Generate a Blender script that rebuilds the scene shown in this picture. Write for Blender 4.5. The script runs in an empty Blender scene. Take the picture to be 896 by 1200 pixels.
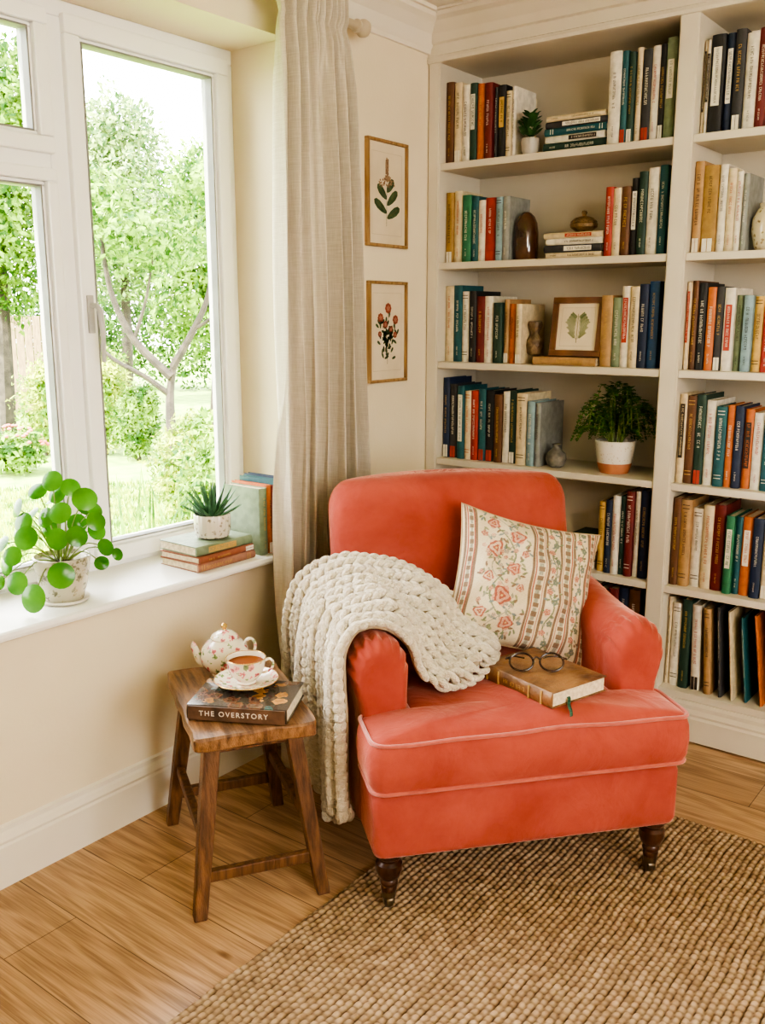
import bpy, bmesh, math, random
import numpy as np
from mathutils import Vector, Matrix, Euler
random.seed(7); np.random.seed(7)
SC = bpy.context.scene
COL = SC.collection
PI = math.pi
R = math.radians

# ------------------------------------------------------------------ camera
F_PX, PITCH, YAW, CAMH = 1090.0, R(11.9), R(37.4), 1.5
hv = Vector((-math.sin(YAW), math.cos(YAW), 0)); rv = Vector((math.cos(YAW), math.sin(YAW), 0)); zv = Vector((0, 0, 1))
FW = hv*math.cos(PITCH) - zv*math.sin(PITCH); UP = hv*math.sin(PITCH) + zv*math.cos(PITCH)
def W(u, v, ax, val):
    d = FW + rv*((u-448)/F_PX) + UP*((600-v)/F_PX)
    i = 'xyz'.index(ax); o = (0, 0, CAMH)[i]
    return Vector((0, 0, CAMH)) + d*((val-o)/d[i])
cam = bpy.data.cameras.new('camera'); co = bpy.data.objects.new('camera', cam); COL.objects.link(co)
co.location = (0, 0, CAMH); co.rotation_euler = FW.to_track_quat('-Z', 'Y').to_euler()
cam.sensor_fit = 'VERTICAL'; cam.sensor_height = 36; cam.lens = 36*F_PX/1200; cam.clip_start = .05
SC.camera = co

# ------------------------------------------------------------------ materials
MATS = {}
def newmat(name):
    m = bpy.data.materials.new(name); m.use_nodes = True
    nt = m.node_tree; b = nt.nodes['Principled BSDF']
    return m, nt, b
def pm(name, c1, c2=None, scale=8, rough=.6, bump=0, bscale=60, stretch=(1, 1, 1), metal=0, sheen=0, coat=0, detail=4, trans=0, sss=0, contrast=(.35, .65), spec=.5):
    if name in MATS: return MATS[name]
    m, nt, b = newmat(name); N = nt.nodes; L = nt.links
    if c2 is None: c2 = tuple(x*.82 for x in c1)
    tc = N.new('ShaderNodeTexCoord'); mp = N.new('ShaderNodeMapping'); mp.inputs['Scale'].default_value = stretch
    L.new(tc.outputs['Object'], mp.inputs[0])
    nz = N.new('ShaderNodeTexNoise'); nz.inputs['Scale'].default_value = scale; nz.inputs['Detail'].default_value = detail
    L.new(mp.outputs[0], nz.inputs['Vector'])
    cr = N.new('ShaderNodeValToRGB'); cr.color_ramp.elements[0].color = (*c2, 1); cr.color_ramp.elements[1].color = (*c1, 1)
    cr.color_ramp.elements[0].position = contrast[0]; cr.color_ramp.elements[1].position = contrast[1]
    L.new(nz.outputs['Fac'], cr.inputs[0]); L.new(cr.outputs[0], b.inputs['Base Color'])
    b.inputs['Roughness'].default_value = rough; b.inputs['Metallic'].default_value = metal
    b.inputs['Sheen Weight'].default_value = sheen; b.inputs['Coat Weight'].default_value = coat
    b.inputs['Specular IOR Level'].default_value = spec
    if sss: b.inputs['Subsurface Weight'].default_value = sss; b.inputs['Subsurface Radius'].default_value = (.02, .01, .005)
    if bump:
        n2 = N.new('ShaderNodeTexNoise'); n2.inputs['Scale'].default_value = bscale; n2.inputs['Detail'].default_value = 3
        L.new(mp.outputs[0], n2.inputs['Vector'])
        bp = N.new('ShaderNodeBump'); bp.inputs['Strength'].default_value = bump; bp.inputs['Distance'].default_value = .01
        L.new(n2.outputs['Fac'], bp.inputs['Height']); L.new(bp.outputs[0], b.inputs['Normal'])
    if trans:
        t = N.new('ShaderNodeBsdfTranslucent'); L.new(cr.outputs[0], t.inputs[0])
        mx = N.new('ShaderNodeMixShader'); mx.inputs[0].default_value = trans
        out = N['Material Output']; L.new(b.outputs[0], mx.inputs[1]); L.new(t.outputs[0], mx.inputs[2]); L.new(mx.outputs[0], out.inputs[0])
    MATS[name] = m; return m

wall_m = pm('wall_paint', (.81, .71, .53), (.77, .67, .49), 3, .85, .05, 90)
ceil_m = pm('ceiling_paint', (.82, .76, .65), (.79, .73, .62), 3, .85)
trim_m = pm('trim_paint', (.80, .74, .63), (.77, .71, .60), 5, .45)
case_m = pm('bookcase_paint', (.66, .60, .495), (.62, .56, .455), 4, .5)
pvc_m = pm('white_upvc', (.88, .88, .87), (.85, .85, .84), 4, .3)
sill_m = pm('sill_paint', (.88, .86, .82), (.84, .82, .78), 4, .35)
darkwood_m = pm('dark_turned_wood', (.075, .028, .014), (.03, .011, .006), 6, .3, .1, 40, (8, 8, 1), coat=.3)
caster_m = pm('dark_caster', (.20, .15, .09), (.09, .07, .05), 10, .3, metal=.8)
stoolwood_m = pm('stool_wood', (.23, .11, .048), (.06, .027, .013), 5, .42, .35, 30, (14, 14, 1.3), contrast=(.3, .7))
stooltop_m = pm('stool_top_wood', (.36, .19, .088), (.095, .044, .019), 5, .38, .35, 30, (14, 1.3, 6), contrast=(.32, .68))
oak_m = pm('oak_frame', (.40, .25, .11), (.26, .15, .06), 8, .5, .1, 50, (8, 8, 1))
brownframe_m = pm('brown_frame', (.20, .09, .038), (.11, .046, .02), 8, .4, .1, 50)
paper_m = pm('cream_paper', (.74, .64, .48), (.66, .56, .40), 6, .8)
pages_m = pm('book_pages', (.78, .68, .50), (.60, .50, .34), 90, .9, stretch=(1, 1, 1))
pilea_m = pm('pilea_leaf', (.10, .30, .03), (.035, .16, .014), 9, .22, trans=.28)
succ_m = pm('succulent_leaf', (.10, .22, .11), (.04, .11, .06), 30, .35)
fern_m = pm('fern_leaf', (.09, .26, .03), (.03, .12, .015), 25, .5, trans=.25)
darkleaf_m = pm('dark_leaf', (.05, .14, .04), (.02, .07, .02), 25, .5)
stem_m = pm('green_stem', (.22, .30, .07), (.16, .22, .05), 20, .6)
soil_m = pm('soil', (.05, .03, .018), (.02, .012, .008), 60, .95, .6, 80)
terra_m = pm('terracotta', (.50, .20, .10), (.42, .16, .08), 20, .8)
glaze_m = pm('white_glaze', (.78, .74, .66), (.72, .67, .58), 12, .35)
rattan_m = pm('pole_paint', (.55, .46, .33), (.48, .40, .28), 12, .5)

def velvet():
    m, nt, b = newmat('coral_velvet'); N = nt.nodes; L = nt.links
    tc = N.new('ShaderNodeTexCoord')
    nz = N.new('ShaderNodeTexNoise'); nz.inputs['Scale'].default_value = 5; nz.inputs['Detail'].default_value = 6; nz.inputs['Roughness'].default_value = .6
    nz.inputs['Distortion'].default_value = .3
    L.new(tc.outputs['Object'], nz.inputs['Vector'])
    cr = N.new('ShaderNodeValToRGB'); e = cr.color_ramp.elements
    e[0].position = .3; e[0].color = (.33, .060, .043, 1); e[1].position = .72; e[1].color = (.47, .105, .076, 1)
    L.new(nz.outputs['Fac'], cr.inputs[0])
    L.new(cr.outputs[0], b.inputs['Base Color'])
    b.inputs['Roughness'].default_value = .8; b.inputs['Sheen Weight'].default_value = .85; b.inputs['Sheen Roughness'].default_value = .35
    b.inputs['Sheen Tint'].default_value = (1, .58, .47, 1); b.inputs['Specular IOR Level'].default_value = .15
    n2 = N.new('ShaderNodeTexNoise'); n2.inputs['Scale'].default_value = 8; n2.inputs['Detail'].default_value = 4; n2.inputs['Distortion'].default_value = .8
    L.new(tc.outputs['Object'], n2.inputs['Vector'])
    n3 = N.new('ShaderNodeTexNoise'); n3.inputs['Scale'].default_value = 500; L.new(tc.outputs['Object'], n3.inputs['Vector'])
    bp = N.new('ShaderNodeBump'); bp.inputs['Strength'].default_value = .38; bp.inputs['Distance'].default_value = .022
    L.new(n2.outputs['Fac'], bp.inputs['Height'])
    b2 = N.new('ShaderNodeBump'); b2.inputs['Strength'].default_value = .25; b2.inputs['Distance'].default_value = .002
    L.new(n3.outputs['Fac'], b2.inputs['Height']); L.new(bp.outputs[0], b2.inputs['Normal']); L.new(b2.outputs[0], b.inputs['Normal'])
    return m
velvet_m = velvet()
wool_m = pm('cream_wool', (.82, .74, .60), (.64, .55, .41), 60, .95, .9, 240, sheen=.5)
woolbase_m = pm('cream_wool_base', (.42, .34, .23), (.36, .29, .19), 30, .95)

def linen():
    m, nt, b = newmat('linen_curtain'); N = nt.nodes; L = nt.links
    tc = N.new('ShaderNodeTexCoord')
    mp = N.new('ShaderNodeMapping'); mp.inputs['Scale'].default_value = (60, 60, 3); L.new(tc.outputs['Object'], mp.inputs[0])
    n1 = N.new('ShaderNodeTexNoise'); n1.inputs['Scale'].default_value = 6; n1.inputs['Detail'].default_value = 4; L.new(mp.outputs[0], n1.inputs['Vector'])
    mp2 = N.new('ShaderNodeMapping'); mp2.inputs['Scale'].default_value = (3, 3, 80); L.new(tc.outputs['Object'], mp2.inputs[0])
    n2 = N.new('ShaderNodeTexNoise'); n2.inputs['Scale'].default_value = 6; L.new(mp2.outputs[0], n2.inputs['Vector'])
    ad = N.new('ShaderNodeMath'); ad.operation = 'ADD'; L.new(n1.outputs['Fac'], ad.inputs[0]); L.new(n2.outputs['Fac'], ad.inputs[1])
    cr = N.new('ShaderNodeValToRGB'); e = cr.color_ramp.elements; e[0].position = .3; e[1].position = .75
    dv = N.new('ShaderNodeMath'); dv.operation = 'MULTIPLY'; dv.inputs[1].default_value = .5; L.new(ad.outputs[0], dv.inputs[0])
    e[0].color = (.55, .48, .38, 1); e[1].color = (.75, .68, .57, 1)
    L.new(dv.outputs[0], cr.inputs[0]); L.new(cr.outputs[0], b.inputs['Base Color']); b.inputs['Roughness'].default_value = .9
    bp = N.new('ShaderNodeBump'); bp.inputs['Strength'].default_value = .2; bp.inputs['Distance'].default_value = .004
    L.new(dv.outputs[0], bp.inputs['Height']); L.new(bp.outputs[0], b.inputs['Normal'])
    t = N.new('ShaderNodeBsdfTranslucent'); L.new(cr.outputs[0], t.inputs[0])
    mx = N.new('ShaderNodeMixShader'); mx.inputs[0].default_value = .15
    L.new(b.outputs[0], mx.inputs[1]); L.new(t.outputs[0], mx.inputs[2]); L.new(mx.outputs[0], N['Material Output'].inputs[0])
    return m
linen_m = linen()

def floor_mat():
    m, nt, b = newmat('oak_planks'); N = nt.nodes; L = nt.links
    tc = N.new('ShaderNodeTexCoord')
    br = N.new('ShaderNodeTexBrick'); br.inputs['Scale'].default_value = 1; br.inputs['Brick Width'].default_value = 1.9; br.inputs['Row Height'].default_value = .20
    br.inputs['Mortar Size'].default_value = .0014; br.inputs['Mortar Smooth'].default_value = .2; br.offset = .37; br.inputs['Bias'].default_value = 0
    br.inputs['Color1'].default_value = (.55, .37, .225, 1); br.inputs['Color2'].default_value = (.43, .275, .16, 1); br.inputs['Mortar'].default_value = (.13, .075, .038, 1)
    L.new(tc.outputs['Object'], br.inputs['Vector'])
    spx = N.new('ShaderNodeSeparateXYZ'); L.new(tc.outputs['Object'], spx.inputs[0])
    dvr = N.new('ShaderNodeMath'); dvr.operation = 'DIVIDE'; dvr.inputs[1].default_value = .20; L.new(spx.outputs[1], dvr.inputs[0])
    flr = N.new('ShaderNodeMath'); flr.operation = 'FLOOR'; L.new(dvr.outputs[0], flr.inputs[0])
    mz = N.new('ShaderNodeMath'); mz.operation = 'MULTIPLY'; mz.inputs[1].default_value = 3.7; L.new(flr.outputs[0], mz.inputs[0])
    cb = N.new('ShaderNodeCombineXYZ'); L.new(spx.outputs[0], cb.inputs[0]); L.new(spx.outputs[1], cb.inputs[1]); L.new(mz.outputs[0], cb.inputs[2])
    mp = N.new('ShaderNodeMapping'); mp.inputs['Scale'].default_value = (.9, 7, 1); L.new(cb.outputs[0], mp.inputs[0])
    n0 = N.new('ShaderNodeTexNoise'); n0.inputs['Scale'].default_value = 1.3; n0.inputs['Detail'].default_value = 2; L.new(mp.outputs[0], n0.inputs['Vector'])
    ml = N.new('ShaderNodeMath'); ml.operation = 'MULTIPLY'; ml.inputs[1].default_value = 46; L.new(n0.outputs['Fac'], ml.inputs[0])
    sn = N.new('ShaderNodeMath'); sn.operation = 'SINE'; L.new(ml.outputs[0], sn.inputs[0])
    mp2 = N.new('ShaderNodeMapping'); mp2.inputs['Scale'].default_value = (2.5, 80, 1); L.new(cb.outputs[0], mp2.inputs[0])
    n2 = N.new('ShaderNodeTexNoise'); n2.inputs['Scale'].default_value = 3; n2.inputs['Detail'].default_value = 5; L.new(mp2.outputs[0], n2.inputs['Vector'])
    ma = N.new('ShaderNodeMath'); ma.operation = 'MULTIPLY_ADD'; ma.inputs[1].default_value = .13; L.new(sn.outputs[0], ma.inputs[0]); L.new(n2.outputs['Fac'], ma.inputs[2])
    cr = N.new('ShaderNodeValToRGB'); e = cr.color_ramp.elements; e[0].position = .25; e[0].color = (.60, .54, .48, 1); e[1].position = .7; e[1].color = (1.12, 1.09, 1.04, 1)
    L.new(ma.outputs[0], cr.inputs[0])
    mx = N.new('ShaderNodeMixRGB'); mx.blend_type = 'MULTIPLY'; mx.inputs[0].default_value = 1
    L.new(br.outputs['Color'], mx.inputs[1]); L.new(cr.outputs[0], mx.inputs[2])
    mp3 = N.new('ShaderNodeMapping'); mp3.inputs['Scale'].default_value = (2.2, 4.5, 1); L.new(tc.outputs['Object'], mp3.inputs[0])
    vo = N.new('ShaderNodeTexVoronoi'); vo.inputs['Scale'].default_value = 1.3; L.new(mp3.outputs[0], vo.inputs['Vector'])
    ck = N.new('ShaderNodeValToRGB'); ek = ck.color_ramp.elements; ek[0].position = .015; ek[0].color = (.25, .16, .10, 1); ek[1].position = .085; ek[1].color = (1, 1, 1, 1); L.new(vo.outputs['Distance'], ck.inputs[0])
    m3 = N.new('ShaderNodeMixRGB'); m3.blend_type = 'MULTIPLY'; m3.inputs[0].default_value = .8; L.new(mx.outputs[0], m3.inputs[1]); L.new(ck.outputs[0], m3.inputs[2])
    L.new(m3.outputs[0], b.inputs['Base Color'])
    b.inputs['Roughness'].default_value = .30
    bp = N.new('ShaderNodeBump'); bp.inputs['Strength'].default_value = .2; bp.inputs['Distance'].default_value = .003; bp.invert = True
    L.new(br.outputs['Fac'], bp.inputs['Height']); L.new(bp.outputs[0], b.inputs['Normal'])
    return m
floor_m = floor_mat()

def china(name, base=(.82, .76, .64), scale=26, thr=.30, cols=((.55, .05, .06), (.70, .22, .20), (.10, .22, .06), (.55, .30, .10)), dens=.62, warp=.012):
    m, nt, b = newmat(name); N = nt.nodes; L = nt.links
    tc = N.new('ShaderNodeTexCoord')
    n0 = N.new('ShaderNodeTexNoise'); n0.inputs['Scale'].default_value = scale*2.5
    L.new(tc.outputs['Object'], n0.inputs['Vector'])
    vm = N.new('ShaderNodeMixRGB'); vm.inputs[0].default_value = warp; L.new(tc.outputs['Object'], vm.inputs[1]); L.new(n0.outputs['Color'], vm.inputs[2])
    vo = N.new('ShaderNodeTexVoronoi'); vo.inputs['Scale'].default_value = scale; L.new(vm.outputs[0], vo.inputs['Vector'])
    lt = N.new('ShaderNodeMath'); lt.operation = 'LESS_THAN'; lt.inputs[1].default_value = thr; L.new(vo.outputs['Distance'], lt.inputs[0])
    sp = N.new('ShaderNodeSeparateColor'); L.new(vo.outputs['Color'], sp.inputs[0])
    cr = N.new('ShaderNodeValToRGB'); cr.color_ramp.interpolation = 'CONSTANT'
    el = cr.color_ramp.elements
    while len(el) < len(cols): el.new(.5)
    for i, c in enumerate(cols): el[i].position = i/len(cols); el[i].color = (*c, 1)
    L.new(sp.outputs[0], cr.inputs[0])
    pr = N.new('ShaderNodeMapRange'); pr.inputs['From Min'].default_value = thr*.2; pr.inputs['From Max'].default_value = thr*.9; pr.inputs['To Min'].default_value = .5; pr.inputs['To Max'].default_value = 1.3; L.new(vo.outputs['Distance'], pr.inputs[0])
    pc = N.new('ShaderNodeMixRGB'); pc.blend_type = 'MULTIPLY'; pc.inputs[0].default_value = 1; L.new(cr.outputs[0], pc.inputs[1]); L.new(pr.outputs[0], pc.inputs[2])
    l2 = N.new('ShaderNodeMath'); l2.operation = 'LESS_THAN'; l2.inputs[1].default_value = dens; L.new(sp.outputs[1], l2.inputs[0])
    mu = N.new('ShaderNodeMath'); mu.operation = 'MULTIPLY'; L.new(lt.outputs[0], mu.inputs[0]); L.new(l2.outputs[0], mu.inputs[1])
    mx = N.new('ShaderNodeMixRGB'); L.new(mu.outputs[0], mx.inputs[0]); mx.inputs[1].default_value = (*base, 1); L.new(pc.outputs[0], mx.inputs[2])
    L.new(mx.outputs[0], b.inputs['Base Color']); b.inputs['Roughness'].default_value = .15; b.inputs['Coat Weight'].default_value = .4
    return m
china_m = china('floral_china', (.78, .71, .57), 60, .43, ((.58, .16, .18), (.70, .32, .30), (.18, .26, .10), (.64, .24, .24), (.24, .30, .15), (.55, .40, .22)), .74, .018)
potpat_m = china('patterned_pot', (.62, .57, .48), 60, .33, ((.34, .29, .22), (.30, .26, .20), (.42, .37, .28), (.3, .26, .21)), .95)
coverart_m = china('dark_cover_art', (.06, .045, .035), 22, .42, ((.25, .12, .04), (.05, .10, .09), (.40, .20, .06), (.12, .06, .035)), .8, .03)

# ------------------------------------------------------------------ mesh builder
class MB:
    def __init__(s): s.v = []; s.f = []; s.m = []
    def add(s, vs, fs, mi=0, M=None):
        o = len(s.v)
        for p in vs:
            p = Vector(p)
            s.v.append(tuple(M @ p) if M is not None else tuple(p))
        for f in fs: s.f.append(tuple(i+o for i in f)); s.m.append(mi)
    def box(s, x0, x1, y0, y1, z0, z1, mi=0, M=None):
        s.add([(x0,y0,z0),(x1,y0,z0),(x1,y1,z0),(x0,y1,z0),(x0,y0,z1),(x1,y0,z1),(x1,y1,z1),(x0,y1,z1)],
              [(0,3,2,1),(4,5,6,7),(0,1,5,4),(1,2,6,5),(2,3,7,6),(3,0,4,7)], mi, M)
    def loft(s, rings, mi=0, cap=(True, True), M=None, closed=True):
        n = len(rings[0]); vs = [p for r in rings for p in r]; fs = []
        for k in range(len(rings)-1):
            for i in range(n if closed else n-1):
                j = (i+1) % n
                fs.append((k*n+i, k*n+j, (k+1)*n+j, (k+1)*n+i))
        if cap[0]: fs.append(tuple(reversed(range(n))))
        if cap[1]: fs.append(tuple((len(rings)-1)*n+i for i in range(n)))
        s.add(vs, fs, mi, M)
    def lathe(s, prof, c=(0,0,0), n=28, mi=0, M=None, cap=(True, True)):
        rings = [[(c[0]+r*math.cos(2*PI*i/n), c[1]+r*math.sin(2*PI*i/n), c[2]+z) for i in range(n)] for r, z in prof]
        s.loft(rings, mi, cap, M)
    def tube(s, pts, r, n=8, mi=0, M=None, closed=False, flat=1):
        pts = [Vector(p) for p in pts]; k = len(pts); rings = []; prev = None
        for i in range(k):
            if closed: t = pts[(i+1) % k]-pts[i-1]
            else: t = pts[min(i+1, k-1)]-pts[max(i-1, 0)]
            t.normalize()
            if prev is None:
                a = Vector((0,0,1)) if abs(t.z) < .9 else Vector((1,0,0)); u = t.cross(a).normalized()
            else: u = (prev - t*prev.dot(t)).normalized()
            prev = u; w = t.cross(u); rr = r[i] if isinstance(r, (list, tuple)) else r
            rings.append([pts[i]+u*(rr*math.cos(2*PI*j/n))+w*(rr*flat*math.sin(2*PI*j/n)) for j in range(n)])
        if closed: rings.append(rings[0])
        s.loft(rings, mi, (not closed, not closed), M)
    def ell(s, c, rad, M=None, nu=10, nv=7, mi=0):
        vs = []; fs = []
        for j in range(1, nv):
            a = PI*j/nv
            for i in range(nu):
                b = 2*PI*i/nu; vs.append((c[0]+rad[0]*math.sin(a)*math.cos(b), c[1]+rad[1]*math.sin(a)*math.sin(b), c[2]+rad[2]*math.cos(a)))
        vs.append((c[0],c[1],c[2]+rad[2])); vs.append((c[0],c[1],c[2]-rad[2])); T = len(vs)-2
        for j in range(nv-2):
            for i in range(nu):
                k = (i+1) % nu; fs.append((j*nu+i, (j+1)*nu+i, (j+1)*nu+k, j*nu+k))
        for i in range(nu):
            k = (i+1) % nu; fs.append((T, i, k)); fs.append((T+1, (nv-2)*nu+k, (nv-2)*nu+i))
        s.add(vs, fs, mi, M)
    def build(s, name, mats, parent=None, smooth=True, bevel=0, subsurf=0, solid=0, seg=2, ang=40):
        me = bpy.data.meshes.new(name); me.from_pydata(s.v, [], s.f)
        if not isinstance(mats, (list, tuple)): mats = [mats]
        for m in mats: me.materials.append(m)
        me.polygons.foreach_set('material_index', s.m)
        if smooth:
            me.polygons.foreach_set('use_smooth', [True]*len(s.f))
        me.update()
        if smooth: me.set_sharp_from_angle(angle=R(ang))
        o = bpy.data.objects.new(name, me); COL.objects.link(o)
        if parent: o.parent = parent
        if solid: md = o.modifiers.new('s', 'SOLIDIFY'); md.thickness = solid; md.offset = 0
        if bevel: md = o.modifiers.new('b', 'BEVEL'); md.width = bevel; md.segments = seg; md.limit_method = 'ANGLE'; md.angle_limit = R(40)
        if subsurf: md = o.modifiers.new('ss', 'SUBSURF'); md.levels = subsurf; md.render_levels = subsurf
        return o
def thing(name, label, cat, loc=(0,0,0), rot=(0,0,0), group=None):
    o = bpy.data.objects.new(name, None); COL.objects.link(o); o.empty_display_size = .05
    o.location = loc; o.rotation_euler = rot; o['label'] = label; o['category'] = cat
    if group: o['group'] = group
    return o
def tag(o, label, cat, group=None, kind=None):
    o['label'] = label; o['category'] = cat
    if group: o['group'] = group
    if kind: o['kind'] = kind
    return o
def struct(o): o['kind'] = 'structure'; return o
def catmull(P, n):
    P = [Vector(p) for p in P]; out = []; k = len(P)-1
    for q in range(n):
        t = q/(n-1)*k; i = min(int(t), k-1); t -= i
        a = P[max(i-1,0)]; b = P[i]; c = P[i+1]; d = P[min(i+2,k)]
        out.append(.5*((2*b)+(c-a)*t+(2*a-5*b+4*c-d)*t*t+(3*b-a-3*c+d)*t**3))
    return out
def roundpoly(pts, r, n=6):
    out = []; k = len(pts)
    for i in range(k):
        p = Vector(pts[i]); a = Vector(pts[i-1]); c = Vector(pts[(i+1) % k])
        rr = r[i] if isinstance(r, (list, tuple)) else r
        d1 = (a-p).normalized(); d2 = (c-p).normalized(); A = p+d1*rr; B = p+d2*rr
        for q in range(n+1):
            t = q/n; out.append(A*(1-t)**2 + p*2*t*(1-t) + B*t*t)
    return out
def extrude_profile(mb, prof, axis, a0, a1, mi=0):
    f = (lambda d, a, z: (d, a, z)) if axis == 'y' else (lambda d, a, z: (a, d, z))
    r0 = [f(d, a0, z) for d, z in prof]; r1 = [f(d, a1, z) for d, z in prof]
    mb.loft([r0, r1], mi)

# ------------------------------------------------------------------ room shell
XW, YC, ZC = -2.18, 3.14, 2.60
mb = MB(); mb.box(-2.5, 2.6, -2.2, 3.6, -.08, 0); struct(mb.build('floor', floor_m, smooth=False))
mb = MB(); mb.box(-2.5, 2.7, -2.2, 3.6, ZC, ZC+.1); struct(mb.build('ceiling', ceil_m, smooth=False))
WY0, WY1, WZ0, WZ1 = .35, 2.345, .69, 2.36
mb = MB()
mb.box(-2.50, XW, -2.2, 3.6, 0, WZ0); mb.box(-2.50, XW, -2.2, 3.6, WZ1, ZC)
mb.box(-2.50, XW, WY1, 3.6, WZ0, WZ1); mb.box(-2.50, XW, -2.2, WY0, WZ0, WZ1)
struct(mb.build('wall_left', wall_m, smooth=False))
mb = MB(); mb.box(XW, 2.6, 3.46, 3.6, 0, ZC); struct(mb.build('wall_back', wall_m, smooth=False))
mb = MB(); mb.box(XW, 2.6, -2.3, -2.2, 0, ZC); struct(mb.build('wall_front', wall_m, smooth=False))
mb = MB(); mb.box(2.6, 2.7, -2.2, 3.6, 0, .9); mb.box(2.6, 2.7, -2.2, 3.6, 2.1, ZC); mb.box(2.6, 2.7, -2.2, -.2, .9, 2.1); mb.box(2.6, 2.7, 1.3, 3.6, .9, 2.1)
struct(mb.build('wall_right', wall_m, smooth=False))
prof = [(XW, 0), (XW+.022, 0), (XW+.022, .115), (XW+.018, .122), (XW+.020, .130), (XW+.014, .145), (XW+.008, .152), (XW+.008, .165), (XW, .170)]
mb = MB(); extrude_profile(mb, prof, 'y', -2.2, YC); struct(mb.build('baseboard_left', trim_m, smooth=False))
cp = [(XW, 2.47), (XW+.012, 2.47), (XW+.014, 2.485), (XW+.02, 2.495), (XW+.035, 2.53), (XW+.065, 2.56), (XW+.085, 2.572), (XW+.09, 2.585), (XW+.10, 2.586), (XW+.10, 2.60), (XW, 2.60)]
mb = MB(); extrude_profile(mb, cp, 'y', -2.2, YC+.1); struct(mb.build('trim_1', trim_m, smooth=False))

# ------------------------------------------------------------------ window
glass_m, nt, b = newmat('window_glass')
for n in list(nt.nodes):
    if n.type != 'OUTPUT_MATERIAL': nt.nodes.remove(n)
tr = nt.nodes.new('ShaderNodeBsdfTransparent'); gl = nt.nodes.new('ShaderNodeBsdfGlossy'); gl.inputs['Roughness'].default_value = .02
fr = nt.nodes.new('ShaderNodeFresnel'); fr.inputs[0].default_value = 1.2; mx = nt.nodes.new('ShaderNodeMixShader')
nt.links.new(fr.outputs[0], mx.inputs[0]); nt.links.new(tr.outputs[0], mx.inputs[1]); nt.links.new(gl.outputs[0], mx.inputs[2]); nt.links.new(mx.outputs[0], nt.nodes['Material Output'].inputs[0])
gasket_m = pm('grey_gasket', (.25, .25, .24), None, 10, .6)
WD = .02
win = bpy.data.objects.new('window_1', None); COL.objects.link(win); win['kind'] = 'structure'; win.location = (-2.46+WD, 1.3, .72)
def wl(mb):
    mb.v = [(x+2.46, y-1.3, z-.72) for x, y, z in mb.v]; return mb
def ring(mb, y0, y1, z0, z1, w, x0, x1, mi=0):
    mb.box(x0, x1, y0, y1, z0, z0+w, mi); mb.box(x0, x1, y0, y1, z1-w, z1, mi)
    mb.box(x0, x1, y0, y0+w, z0+w, z1-w, mi); mb.box(x0, x1, y1-w, y1, z0+w, z1-w, mi)
fx0, fx1 = -2.51, -2.445
mb = MB(); ring(mb, WY0, WY1, .70, WZ1, .045, fx0, fx1); mb.box(fx0, fx1, 1.635, 1.695, .745, WZ1-.045); mb.box(fx0, fx1, WY0+.045, 1.635, 1.90, 1.955)
wl(mb).build('frame', pvc_m, win, smooth=False, bevel=.004)
def sash(y0, y1, z0, z1, w=.052, handle=False):
    mb = MB(); ring(mb, y0, y1, z0, z1, w, -2.50, -2.425); ring(mb, y0+w, y1-w, z0+w, z1-w, .012, -2.49, -2.44)
    s = wl(mb).build('sash', pvc_m, win, smooth=False, bevel=.005)
    mb = MB(); ring(mb, y0+w+.010, y1-w-.010, z0+w+.010, z1-w-.010, .005, -2.485, -2.439); wl(mb).build('gasket', gasket_m, s, smooth=False)
    mb = MB(); mb.box(-2.468, -2.464, y0+w+.005, y1-w-.005, z0+w+.005, z1-w-.005); wl(mb).build('pane', glass_m, s, smooth=False)
sash(1.690, WY1-.035, .735, WZ1-.035)
sash(WY0+.035, 1.640, 1.945, WZ1-.035, .045)
sash(WY0+.035, 1.640, .735, 1.905, .035)
mb = MB(); mb.box(-2.425, -2.415, 1.706, 1.726, 1.45, 1.56); mb.tube([(-2.415, 1.716, 1.53), (-2.388, 1.716, 1.53), (-2.376, 1.718, 1.515), (-2.373, 1.720, 1.46), (-2.378, 1.722, 1.365)], [.008, .008, .009, .008, .007], 10)
wl(mb).build('handle', pm('satin_handle', (.50, .49, .47), None, 10, .35), win, bevel=.002)
mb = MB(); sp_ = [(-2.445-WD, .69), (-2.125-WD, .69), (-2.118-WD, .694), (-2.116-WD, .702), (-2.118-WD, .711), (-2.125-WD, .715), (-2.445-WD, .720)]
extrude_profile(mb, sp_, 'y', WY0, WY1-.002)
wl(mb).build('sill', sill_m, win, smooth=False)
SZ = .7165

# ------------------------------------------------------------------ bookcase
BX = [(-2.125, -1.205), (-1.14, -.22)]
SH = [.178, .560, .930, 1.320, 1.705, 2.075]
BD = 3.44
bc = thing('bookcase', 'built-in floor to ceiling putty painted bookcase with two open bays', 'bookcase', (-1.15, YC, 0))
def bl(mb): mb.v = [(x+1.15, y-YC, z) for x, y, z in mb.v]; return mb
mb = MB(); mb.box(XW+.002, -.15, BD, BD+.018, 0.01, ZC-.01); bl(mb).build('back_panel', case_m, bc, smooth=False)
for x0, x1 in ((XW+.002, BX[0][0]), (BX[0][1], BX[1][0]), (BX[1][1], -.15)):
    mb = MB(); mb.box(x0, x1, YC, BD, .01, 2.45); mb.box(x0+.004, x1-.004, YC-.004, YC, .14, 2.44)
    bl(mb).build('upright', case_m, bc, smooth=False, bevel=.003)
for x0, x1 in BX:
    for z in SH:
        mb = MB(); mb.box(x0, x1, YC+.004, BD, z-.026, z); bl(mb).build('shelf', case_m, bc, smooth=False, bevel=.003)
mb = MB(); mb.box(XW+.002, -.15, YC, BD, 2.435, ZC-.003)
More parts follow.
